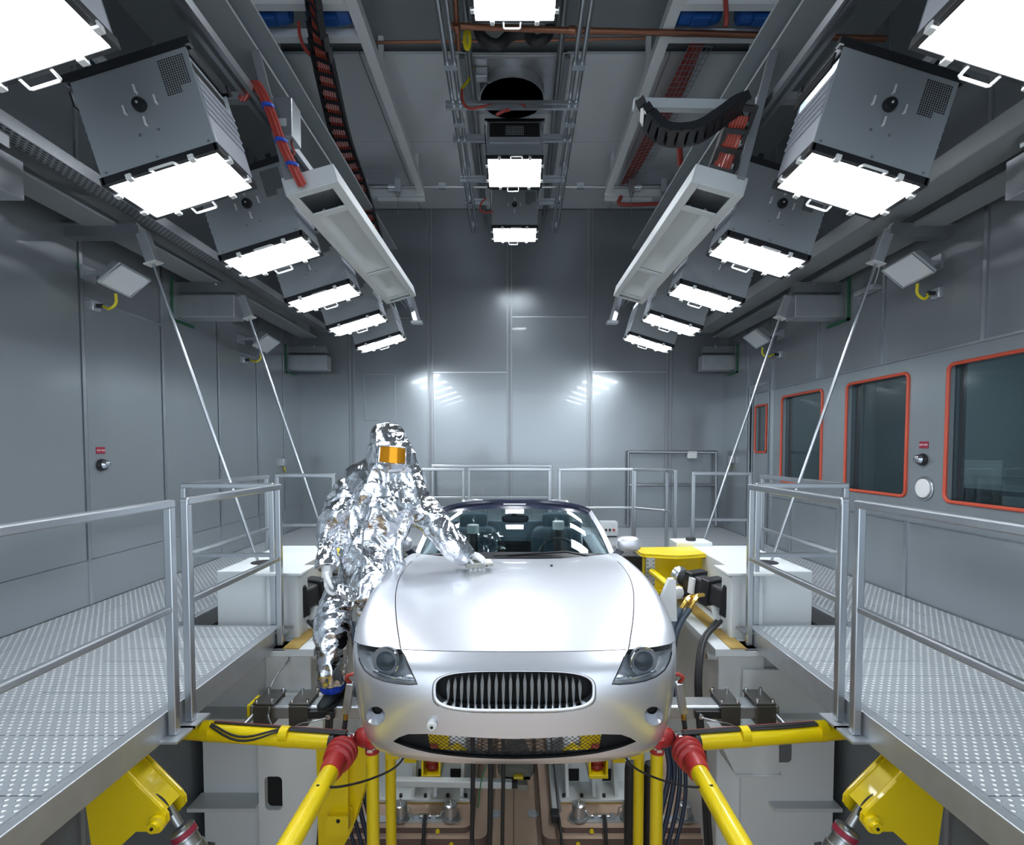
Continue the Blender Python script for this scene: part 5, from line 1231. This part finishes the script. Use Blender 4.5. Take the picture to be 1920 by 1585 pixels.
for k in range(20):
    px = PX0-1+(k-9.5)*13.55*(1-.0016*abs(k-9.5)**1.4)
    u = abs(px-PX0+1)/146
    hgt = (1-u**3.2)**.5 if u < 1 else 0
    yt, yb = 1298-32*max(.35, hgt), 1298+33*max(.3, hgt)
    b = MB(); n = 9; rows = []
    for i in range(n):
        f = i/(n-1); py = yt+(yb-yt)*f
        wd = (6.4*sin(min(1, f*2.2+.12)*pi/2) if f < .4 else 6.4*(1-.5*(f-.4)/.6))*.5
        dy = .012+.02*f
        p = gpt(px+(px-PX0)*.015*f, py, dy); q = gpt(px+(px-PX0)*.015*f+wd, py, dy+.006); r = gpt(px+(px-PX0)*.015*f-wd, py, dy+.006)
        rows.append([r+V((0, .025, 0)), r, p, q, q+V((0, .025, 0))])
    part('slat', MB().grid(rows), slat_m, gl)
# -------- lower intake with black mesh
rw = inset(SB, INt, 0, .09, .0)
it = part('lower_intake', MB().grid(rw[0:1]+[[p+V((0, .02, 0)) for p in rw[0]]]+[[p+V((0, .05, -.006)) for p in rw[0]]], True), rubber, car)
b = MB(); st = .0215
tmin, tmax = -.62, .62
def line_in(p, q, n=30):
    seg = []
    for i in range(n+1):
        a = (p[0]+(q[0]-p[0])*i/n, p[1]+(q[1]-p[1])*i/n)
        ok = inpoly(a, INt)
        if ok: seg.append(SB(*a)+V((0, .03, 0)))
        if (not ok or i == n) and len(seg) > 1: b.tube(seg, .0014, 4, False); seg = []
        elif not ok: seg = []
for k in range(-50, 51):
    x0 = k*.0205
    line_in((x0-.06, .02), (x0+.12, .35)); line_in((x0+.12, .02), (x0-.06, .35))
part('mesh_grid', b, black, it, True, kind=None)
for s in (-1, 1): part('duct_blank', MB().grid([[SB(s*t, v)+V((0, .055, 0)) for t in np.linspace(.262, .7, 12)] for v in np.linspace(.06, .36, 6)]), rubber, it)
# -------- fog lamps, tow cover, washer nozzle
for s in (-1, 1):
    pl = FGl if s < 0 else FGr
    pts = [SB(t, v) for t, v in pl]; c = sum(pts, V((0,0,0)))/len(pts); ax = V((s*.15, 1, .0)).normalized()
    rows = [pts, [c+(p-c)*.82+ax*.025+V((0, 0, .006)) for p in pts], [c+(p-c)*.6+ax*.055+V((-s*.004, 0, .012)) for p in pts], [c+(p-c)*.55+ax*.075+V((-s*.004, 0, .013)) for p in pts]]
    f = part('fog_lamp', MB().grid(rows[:3], True), paint, car)
    part('socket', MB().grid(rows[2:], True).add(rows[3], [tuple(range(len(pts)))]), dark, f)
tw = inv(SB, 811, 1357, -.3, .33); p = SB(*tw)
tc = part('tow_eye', MB().lathe([(.024, -.025), (.026, 0), (.026, .02), (.020, .026)], p+V((0, -.005, 0)), (0, -1, -.15), 18), white_pl, car, label='white threaded tow stub')
part('tow_hole', MB().cyl(p+V((0, -.032, -.005)), p+V((0, -.0335, -.005)), .008), dark, tc)
q = inv(SU, 1034, 1062, .2, .85); part('washer_nozzle', MB().cbox(SU(*q)+V((0, 0, .006)), (.018, .02, .01)), black, car, False, .003)
# -------- headlights
for s in (-1, 1):
    pl = hlp if s < 0 else mir(hlp)
    pl = [(t*.999, v-.002) for t, v in pl]
    lens = panel('headlight', patch(SB, pl, [], .02, 1.2), lens_m, car, label='clear headlight lens')
    pts = [SB(t, v) for t, v in resamp(pl, .03, 1.2)]; c = sum(pts, V((0,0,0)))/len(pts)
    ax = V((-s*.25, 1, .0)).normalized()
    rows = [[p+V((0, .004, 0)) for p in pts], [c+(p-c)*.96+ax*.025 for p in pts], [c+(p-c)*.7+ax*.045 for p in pts]]
    part('lamp_bowl', MB().grid(rows, True).add(rows[-1], [tuple(range(len(pts)))]), mat('headlight_bowl', (.50,.52,.54), .3, .5), lens)
    pc = inv(SB, PX0+s*(PX0-722), 1241, s*.6, .85); k = SB(*pc)+ax*.012
    fr = V((s*.12, -1, .05)).normalized()
    part('projector_ring', MB().lathe([(.072, -.02), (.074, 0), (.075, .006), (.070, .008), (.066, .0), (.064, -.012)], k, fr, 30, False), mat('lamp_ring_grey', (.22,.24,.26), .3, .3), lens)
    part('projector_rim', MB().ring([k+ax.cross(V((0,0,1))).normalized()*.073*cos(a_*pi/16)+V((0,0,1))*.073*sin(a_*pi/16)+fr*.008 for a_ in range(32)], .0035, 6), chrome, lens)
    part('projector_lens', MB().lathe([(.068, -.012), (.062, -.001), (.048, .011), (.025, .019), (.001, .021)], k, fr, 26), mat('projector_glass', (.05,.065,.08), .22, .0, spec=.3), lens)
    bt = [SB(*inv(SB, PX0+s*(PX0-x), y, s*.6, .75))+V((0, .012, .006)) for x, y in ((700, 1262), (722, 1271), (745, 1276), (778, 1279))]
    part('indicator_strip', MB().tube(cr(bt, 5), .008, 8), chrome, lens)
    part('lens_seal', MB().tube([SB(t, v)+V((0, .002, -.001)) for t, v in resamp(hlp[8:] if s < 0 else mir(hlp[8:]), .03, 1.2)[:-0 or None]][:26], .004, 5, True), black, lens)
# -------- windscreen
wb = [(0, 1049, 4.12), (60, 1049, 4.14), (120, 1050, 4.20), (160, 1050.5, 4.28), (184, 1051.5, 4.36)]
wt = [(0, 945, 4.80), (50, 946, 4.82), (95, 950, 4.89), (122, 955, 4.97), (138, 961, 5.05)]
def wcurve(ps):
    full = [S_(-1, *p) for p in reversed(ps[1:])]+[S_(1, *p) for p in ps]
    return cr(full, 5)
Wb, Wt = wcurve(wb), wcurve(wt)
rows = []
for k in range(9):
    u = k/8; rows.append([p.lerp(q, u)+V((0, -.03*sin(pi*u), .025*sin(pi*u))) for p, q in zip(Wb, Wt)])
part('windscreen', MB().grid(rows), screen, car)
navy = mat('navy_header', (.02,.025,.05), .2, coat=.5)
wf = part('windscreen_frame', MB().tube([p+V((0, .015, .012)) for p in Wt], .028, 8), navy, car)
part('header_band', MB().grid([[p.lerp(q, u)+V((0, -.03*sin(pi*u)-.003, .025*sin(pi*u)+.002)) for p, q in zip(Wb, Wt)] for u in (.88, .94, 1.0)]), navy, wf)
part('base_band', MB().grid([[p.lerp(q, u)+V((0, -.03*sin(pi*u)-.004, .025*sin(pi*u)+.002)) for p, q in zip(Wb, Wt)] for u in (-.03, .04, .10)]), black, wf)
c = (Wt[len(Wt)//2]); part('sticker', MB().cbox(c+V((0, -.03, -.0)), (.2, .004, .012)), white_pl, wf, False)
for s in (-1, 1):
    col = [r[0 if s < 0 else -1] for r in rows]
    side = V((s*.026, .012, .008))
    b = MB(); rr = []
    for p in [col[0]+(col[0]-col[1])*.25]+col: rr.append([p+V((-s*.012, .03, 0)), p+V((-s*.008, -.006, 0)), p+side*.6+V((0, -.012, 0)), p+side*1.4+V((0, 0, 0)), p+side*1.5+V((0, .035, 0))])
    part('pillar', b.grid(rr, True), paint, car)
# cowl, wipers, dashboard
rw0 = [SU(t, hnc[-1][1])+V((0, .0, -.006)) for t in np.linspace(-abs(tl), abs(tl), 41)]
rw1 = [p for p in (Wb[int(i*(len(Wb)-1)/40)]+V((0, .03, -.004)) for i in range(41))]
part('cowl', MB().grid([rw0, rw1]), black, car)
for q in (((1135, 1049), (1060, 1036), (925, 1043)), ((905, 1047), (850, 1040), (780, 1045))):
    part('wiper', MB().tube([P(x, y, 4.14+abs(x-PX0)*.0009)+V((0, -.05, .014)) for x, y in q], [.011, .010, .007], 6), black, car)
part('dashboard', MB().grid([[V((x, y+.25*x*x, z-.08*x*x)) for x in np.linspace(-.72, .72, 17)] for y, z in ((4.06, .46), (4.2, .475), (4.45, .49), (4.58, .47), (4.6, .3), (4.58, .0))]), seat_m, car)
part('cowl_trim', MB().tube([P(935, 1047, 4.1), P(PX0, 1046, 4.1), P(1055, 1046, 4.12)], .006, 6), black, car)
# steering wheel
sw = P(1048, 1047, 4.62); ax = V((0, -.9, .45)).normalized(); u = V((1, 0, 0)); v_ = ax.cross(u)
st_ = part('steering_wheel', MB().ring([sw+u*.18*cos(a*pi/16)+v_*.18*sin(a*pi/16) for a in range(32)], .015, 8), black, car)
part('hub', MB().lathe([(.07, -.02), (.06, .02), (.02, .03)], sw, ax, 16).beam(sw-u*.17, sw+u*.17, .02, .03), black, st_)
# seats
def rbox(c, d, r=.35, n=16):
    b = MB(); c = V(c); vs = []; fs = []
    for i in range(n+1):
        th = -pi/2+pi*i/n
        for k in range(2*n):
            ph = 2*pi*k/(2*n); f = lambda q: math.copysign(abs(q)**r, q)
            vs.append(c+V((d[0]/2*f(cos(th))*f(cos(ph)), d[1]/2*f(cos(th))*f(sin(ph)), d[2]/2*f(sin(th)))))
    m = 2*n
    for i in range(n):
        for k in range(m): fs.append((i*m+k, i*m+(k+1) % m, (i+1)*m+(k+1) % m, (i+1)*m+k))
    return b.add(vs, fs)
for s, px in ((-1, 887), (1, 1042)):
    hd = P(px, 976, 5.35); x = hd.x
    st_ = part('seat', rbox((x, 5.0, .02), (.5, .55, .2)), seat_m, car)
    part('backrest', rbox((x, 5.36, .28), (.5, .17, .62)), seat_m, st_)
    part('headrest', rbox((x, 5.38, hd.z+.0), (.27, .11, .15)), seat_m, st_)
    part('post', MB().cyl((x-.06, 5.38, hd.z-.15), (x-.06, 5.38, hd.z), .008).cyl((x+.06, 5.38, hd.z-.15), (x+.06, 5.38, hd.z), .008), black, st_)
    hp = S_(s, 78, 940, 5.5) if s < 0 else S_(s, 80, 941, 5.5)
    part('roll_hoop', MB().tube(cr([(hp.x-.13, 5.52, .45), (hp.x-.12, 5.52, hp.z-.05), (hp.x-.05, 5.52, hp.z-.005), (hp.x+.05, 5.52, hp.z-.005), (hp.x+.12, 5.52, hp.z-.05), (hp.x+.13, 5.52, .45)], 6), .024, 10), steel if s < 0 else steel_dk, car)
part('centre_console', rbox((.01, 4.95, .1), (.22, .9, .3)), seat_m, car)
part('bulkhead', MB().box((-.7, 5.56, .0), (.7, 5.6, .62)), mat('blue_grey_trim', (.10,.14,.17), .5), car, True, .04)
part('rear_view_mirror', rbox(P(966, 973, 4.78), (.24, .05, .07), .5).cyl(P(964, 955, 4.78), P(964, 970, 4.8), .025), black, car)
# door mirrors
for s in (-1, 1):
    c = S_(s, 213, 1020, 4.42)
    m_ = part('door_mirror', rbox(c, (.20, .12, .125), .62), paint, car)
    part('mirror_stalk', MB().beam(S_(s, 186, 1043, 4.42), c+V((-s*.04, 0, -.03)), .04, .06), navy, m_, False, .01)
    part('indicator', MB().cbox(c+V((s*.085, -.02, -.03)), (.02, .03, .015)), mat('amber', (.8,.35,.02), .3), m_, False)
# things lying in the car
for px, py, lab, Y in ((887, 992, 'white capped black canister standing above the passenger seat', 4.98), (1047, 985, 'white capped black canister standing above the driver seat', 5.05)):
    c = P(px, py, Y); t = thing('canister', (c.x, c.y, c.z-.35), lab, 'canister', 'canisters in the car')
    part('cap', MB().lathe([(.05, -.042), (.056, -.036), (.056, .034), (.05, .04), (.001, .041)], c, (0, 0, 1), 24), white_pl, t)
    part('body', MB().cyl((c.x, c.y, c.z-.36), (c.x, c.y, c.z-.04), .043, n=20), black, t)
b = MB(); rows = []
for i in range(13):
    rows.append([])
    for j in range(11):
        u, v = i/12, j/10; p = P(892+50*u+8*v, 992+46*v+6*u, 5.0+.1*u-.12*v)
        rows[-1].append(p+V((.015*noise.noise((u*5, v*5, 0)), .06*noise.noise((u*4, v*4, 3)), .03*noise.noise((u*5, v*6, 7)))))
single('plastic_sheet', b.grid(rows), plas, 'crumpled clear plastic sheet hanging over the passenger seat', 'plastic sheet')
# ================================================================== the person in the foil suit
def loft(b, secs, n=28, xt=0.):
    "secs: (centre, half width along x, half depth along y, tilt, yaw)"
    rows = []
    for c, a, d, tilt, yaw in secs:
        r = []
        for k in range(n):
            th = 2*pi*k/n; x = a*cos(th); y = d*sin(th)
            r.append(V(c)+V((x*cos(yaw)-y*sin(yaw), x*sin(yaw)+y*cos(yaw), y*tilt+x*xt*min(1, tilt*2))))
        rows.append(r)
    b.grid(rows, True)
    o = len(b.v); b.add(rows[0], [tuple(reversed(range(n)))]); b.add(rows[-1], [tuple(range(n))])
    return b
def sec(px, py, hw, dep, Y, tilt=0., yaw=0.): return (P(px, py, Y), hw*Y/1000, dep, tilt, yaw)
def crumple(mb, nor, amp=.02, seed=0., f=4.2):
    o = V((seed*7.3, seed*3.1, seed*5.7))
    for i, p in enumerate(mb.v):
        q = p+o
        wv = V((noise.noise(q*3), noise.noise(q*3+V((9,0,0))), noise.noise(q*3+V((0,9,0)))))*.12
        q2 = q+wv
        a = abs(noise.noise(V((q2.x*f, q2.y*f, q2.z*f*.7)))); c = abs(noise.noise(q2*f*2.3+V((3, 1, 5)))); d = abs(noise.noise(q2*f*5.+V((1, 7, 2))))
        mb.v[i] = p+nor[i]*(amp*(1.75*(.26-a)+.8*(.25-c)+.12*(.25-d)))
    return mb
per = thing('person', P(620, 1320, 3.48), 'person in a crumpled silver foil suit leaning over the bonnet of the car', 'person')
# trousers
b = MB()
loft(b, [sec(690, 1068, 50, .17, 3.78), sec(688, 1085, 51, .18, 3.76), sec(684, 1103, 50, .17, 3.74), sec(676, 1118, 46, .15, 3.7)])
loft(b, [sec(645, 1085, 30, .13, 3.72), sec(638, 1108, 33, .135, 3.68), sec(628, 1140, 33, .13, 3.62), sec(623, 1175, 32.5, .13, 3.56), sec(620, 1200, 30, .12, 3.52), sec(620, 1225, 28, .115, 3.5), sec(621, 1255, 26.5, .11, 3.49), sec(621, 1272, 26, .105, 3.49), sec(621, 1282, 24, .10, 3.49)])
loft(b, [sec(702, 1085, 32, .13, 3.78), sec(699, 1115, 30, .13, 3.8), sec(698, 1150, 28, .12, 3.82), sec(698, 1200, 26, .11, 3.82), sec(698, 1250, 25, .10, 3.82), sec(698, 1280, 24, .10, 3.82)])
m, nr = fuse(b, .011, 2); part('trousers', crumple(m, nr, .028, 1.), foil, per, 'all')
# jacket with sleeves
b = MB()
loft(b, [sec(690, 1092, 60, .20, 3.76), sec(690, 1075, 58, .195, 3.77), sec(690, 1050, 54, .185, 3.8), sec(694, 1015, 57, .18, 3.82), sec(700, 985, 60, .18, 3.84), sec(708, 955, 63, .18, 3.84), sec(716, 930, 64, .17, 3.84), sec(722, 905, 58, .15, 3.84), sec(728, 885, 40, .12, 3.84)])
def arm(pts, n=16):
    c = [p[0] for p in pts]; b.tube(cr(c, 4), list(np.interp(np.linspace(0, len(pts)-1, 4*(len(pts)-1)+1), range(len(pts)), [p[1] for p in pts])), n)
arm([(P(682, 912, 3.84), .10), (P(652, 930, 3.8), .115), (P(630, 962, 3.75), .122), (P(614, 1000, 3.71), .098), (P(609, 1035, 3.64), .086), (P(610, 1066, 3.58), .08)])
arm([(P(765, 922, 3.86), .10), (P(783, 945, 3.84), .115), (P(806, 972, 3.8), .108), (P(830, 1000, 3.77), .096), (P(856, 1028, 3.76), .088), (P(877, 1047, 3.77), .062)])
# loose flap of the jacket front under the raised arm
b.prism([P(738, 960, 3.76), P(772, 962, 3.76), P(757, 1020, 3.74), P(754, 1060, 3.73), P(749, 1082, 3.72), P(722, 1086, 3.72)], (0, .05, 0))
m, nr = fuse(b, .010, 2); jk = part('jacket', crumple(m, nr, .034, 2.), foil, per, 'all')
part('zip_seam', MB().tube(cr([P(690, 935, 3.63), P(685, 965, 3.63), P(681, 1000, 3.61), P(679, 1040, 3.585), P(678, 1085, 3.56)], 6), .006, 5), steel_dk, jk)
# hood with shoulder cape
b = MB()
loft(b, [sec(727, 796, 12, .05, 3.8), sec(727, 801, 23, .09, 3.8), sec(728, 812, 30, .115, 3.79), sec(731, 830, 35, .135, 3.78), sec(735, 850, 44, .155, 3.78), sec(736, 868, 48, .165, 3.79), sec(733, 880, 56, .17, 3.8)])
loft(b, [sec(733, 862, 44, .16, 3.8, .15), sec(726, 878, 66, .185, 3.82, .3), sec(724, 892, 74, .215, 3.83, .45), sec(725, 903, 77, .235, 3.84, .6), sec(725, 911, 76, .24, 3.84, .68), sec(726, 908, 68, .205, 3.84, .66)], xt=-.2)
m, nr = fuse(b, .009, 2); hd = part('hood', crumple(m, nr, .022, 3., 4.8), foil, per, 'all')
# visor: gold curved window
rows = []; rim = []
for j in range(7):
    rows.append([])
    for i in range(13):
        u, v = i/12, j/6
        px = 712.5+49.5*u+(-2.5+1.5*u)*v; py = 836+5*u+31*v+0*u-1.5*v*u+2.2*sin(pi*u)*(v*2-1)*.6
        rows[-1].append(P(px, py, 3.615-.035*sin(pi*u)+.02*u))
vs = part('visor', MB().grid(rows), gold, per, label='gold tinted visor window')
rim = rows[0]+[r[-1] for r in rows[1:]]+rows[-1][::-1][1:]+[r[0] for r in rows[::-1]][1:-1]
part('visor_frame', MB().ring([p+V((0, -.002, 0)) for p in rim], .006, 6), foil, vs)
r0 = [P(703+69*u, 829+6*u-3*sin(pi*u), 3.67-.04*sin(pi*u)) for u in np.linspace(0, 1, 9)]; r1 = rows[0][::1]; r1 = [rows[0][int(round(i*12/8))] for i in range(9)]
e0 = [P(704+66*u-2, 876+3*sin(pi*u)+2*u, 3.67-.035*sin(pi*u)) for u in np.linspace(0, 1, 9)]; e1 = [rows[-1][int(round(i*12/8))] for i in range(9)]
fl = foil_mat('aluminised_foil_face', (.62,.64,.68), .2)
part('face_panel', MB().grid([r0, r1]).grid([e1, e0]).grid([[r0[0], *[P(703-.5*k, 829+47*k/6, 3.67) for k in range(1, 6)], e0[0]], [r[0] for r in rows]]).grid([[r[-1] for r in rows], [r0[-1], *[P(772-.6*k, 835+46*k/6, 3.67) for k in range(1, 6)], e0[-1]]]), fl, hd)
# gloves
def hand(name, wrist, fwd, pal, side, curl, spread=.16, sc_=1., thumb=1.):
    "fwd: along the palm, pal: direction the palm faces, side: +1/-1 where the thumb is"
    f = V(fwd).normalized(); p = V(pal); p = (p-f*p.dot(f)).normalized(); x = f.cross(p)*side
    w = V(wrist); b = MB(); k = sc_
    b.tube([w-f*.05*k, w, w+f*.03*k], [.036*k, .033*k, .034*k], 12)
    for u in np.linspace(-.033, .033, 6): b.tube([w+x*u*.75*k, w+f*.04*k+x*u*k, w+f*.088*k+x*u*1.08*k], [.016*k, .0185*k, .016*k], 10)
    L = [.072, .082, .077, .060]
    for i in range(4):
        u = (1.5-i)*.0225; base = w+f*.085*k+x*u*1.1*k; d = (f+x*(1.5-i)*spread*.35).normalized(); pts = [base-d*.02*k, base]; ang = 0
        for j, fr in enumerate((.42, .33, .25)):
            ang += curl[i]*(.5, .75, .6)[j]; dd = d*cos(ang)+p*sin(ang); pts.append(pts[-1]+dd*L[i]*fr*k)
        b.tube(cr(pts, 3), [.0125*k]*3+[.0118*k]*3+[.011*k]*3+[.0098*k]*3+[.0085*k], 10); b.sphere(pts[-1], .0088*k, 8)
    base = w+f*.02*k+x*.03*k; d = (f*.75+x*.75*thumb+p*.3).normalized()
    pts = [base, base+d*.04*k, base+d*.04*k+(d*.6+f*.5+p*.25).normalized()*.034*k, base+d*.04*k+(d*.5+f*.6+p*.3).normalized()*.058*k]
    b.tube(cr(pts, 3), [.017*k]*3+[.0145*k]*3+[.012*k]*3+[.0095*k], 10); b.sphere(pts[-1], .010*k, 8)
    m, _ = fuse(b, .0045, 3); return part(name, m, glove_m, per, 'all')
hand('glove', P(613, 1075, 3.56), (.06, -.26, -1), (.85, .28, 0), 1, [.7, .85, .95, 1.0], sc_=1.08)
# gauge and hand on the bonnet
def on_bonnet(px, py, Y0=3.8):
    t, v = inv(SU, px, py, -.15, .8); return SU(t, v)
g0 = on_bonnet(897, 1068); ex = V((1, .25, 0)).normalized(); ey = V((-.25, 1, .13)).normalized(); ez = ex.cross(ey)
mt = M(((*ex, 0), (*ey, 0), (*ez, 0), (0,0,0,1))).transposed(); mt = M.Translation(g0+V((0, 0, .0))) @ mt
ga = thing('handheld_gauge', g0, 'pale beige hand gauge held flat on the bonnet on suction feet', 'gauge')
part('case', MB().box((-.098, -.045, .028), (.098, .045, .062), mt), beige, ga, True, .008)
part('lid_edge', MB().box((-.1, -.047, .044), (.1, .047, .048), mt), steel_dk, ga, False)
for i in range(4):
    part('suction_foot', MB().lathe([(.018, 0), (.019, .008), (.012, .014), (.012, .03)], mt @ V((-.06+i*.032, -.02, -.002)), ez, 14), white_pl, ga)
part('button', MB().cyl(mt @ V((.05, -.0455, .04)), mt @ V((.05, -.048, .04)), .005), dark, ga)
wv = P(876, 1046, 3.77)
tp = mt @ V((.0, 0, .075))
hand('glove', V((g0.x-.095, g0.y+.035, g0.z+.112)), (1, -.38, -.22), (-.1, 0, -1), -1, [.3, .36, .42, .5], sc_=1.08)
# shoes and blue covers
def shoe(c, fwd, nm):
    f = V(fwd).normalized(); x = f.cross(V((0, 0, 1))).normalized(); up = V((0, 0, 1)); c = V(c); rows = []
    for u, w_, h0, hh in ((-.09, .030, .012, .10), (-.07, .037, .012, .125), (-.03, .038, .012, .13), (.02, .039, .012, .11), (.07, .044, .012, .085), (.12, .047, .012, .066), (.16, .043, .012, .055), (.185, .03, .014, .042), (.198, .012, .018, .030)):
        r = []
        for k in range(16):
            th = 2*pi*k/16; y = math.copysign(abs(cos(th))**.7, cos(th))*w_; z = h0+(hh-h0)*(.5+.5*math.copysign(abs(sin(th))**.6, sin(th))); r.append(c+f*u+x*y*(1 if sin(th) < .3 else .8)+up*z)
        rows.append(r)
    b = MB().grid(rows, True); b.add(rows[0], [tuple(range(16))]); b.add(rows[-1], [tuple(reversed(range(16)))])
    o = part('shoe', b, shoe_m, per, 'all')
    sl = [c+f*u+x*s*(w_+.006) for s, seq in ((1, 1), (-1, -1)) for u, w_ in [(-.095, .028), (-.03, .039), (.02, .040), (.07, .045), (.12, .048), (.16, .044), (.195, .02)][::seq]]
    part('sole', MB().prism(sl, (0, 0, .018)), rubber, o, False, .004)
    b = MB()
    for k in range(4): b.tube([c+f*(.0+.02*k)+x*-.025+up*(.118-.010*k), c+f*(.005+.02*k)+up*(.128-.012*k), c+f*(.0+.02*k)+x*.025+up*(.118-.010*k)], .0035, 5)
    part('laces', b, black, o)
    return o
shoe((P(628, 1300, 3.5).x, 3.53, -.312), (-.16, -1, 0), 'near')
shoe((P(699, 1300, 3.8).x+.01, 3.86, -.30), (-.1, -1, 0), 'far')
b = MB(); loft(b, [sec(622, 1277, 22, .085, 3.5), sec(623, 1285, 23, .09, 3.5), sec(624, 1292, 21, .08, 3.5), sec(624, 1296, 18, .07, 3.5)])
m, nr = fuse(b, .007, 1); part('shoe_cover', crumple(m, nr, .008, 4., 12), bluefab, per, 'all', label='blue plastic shoe cover')
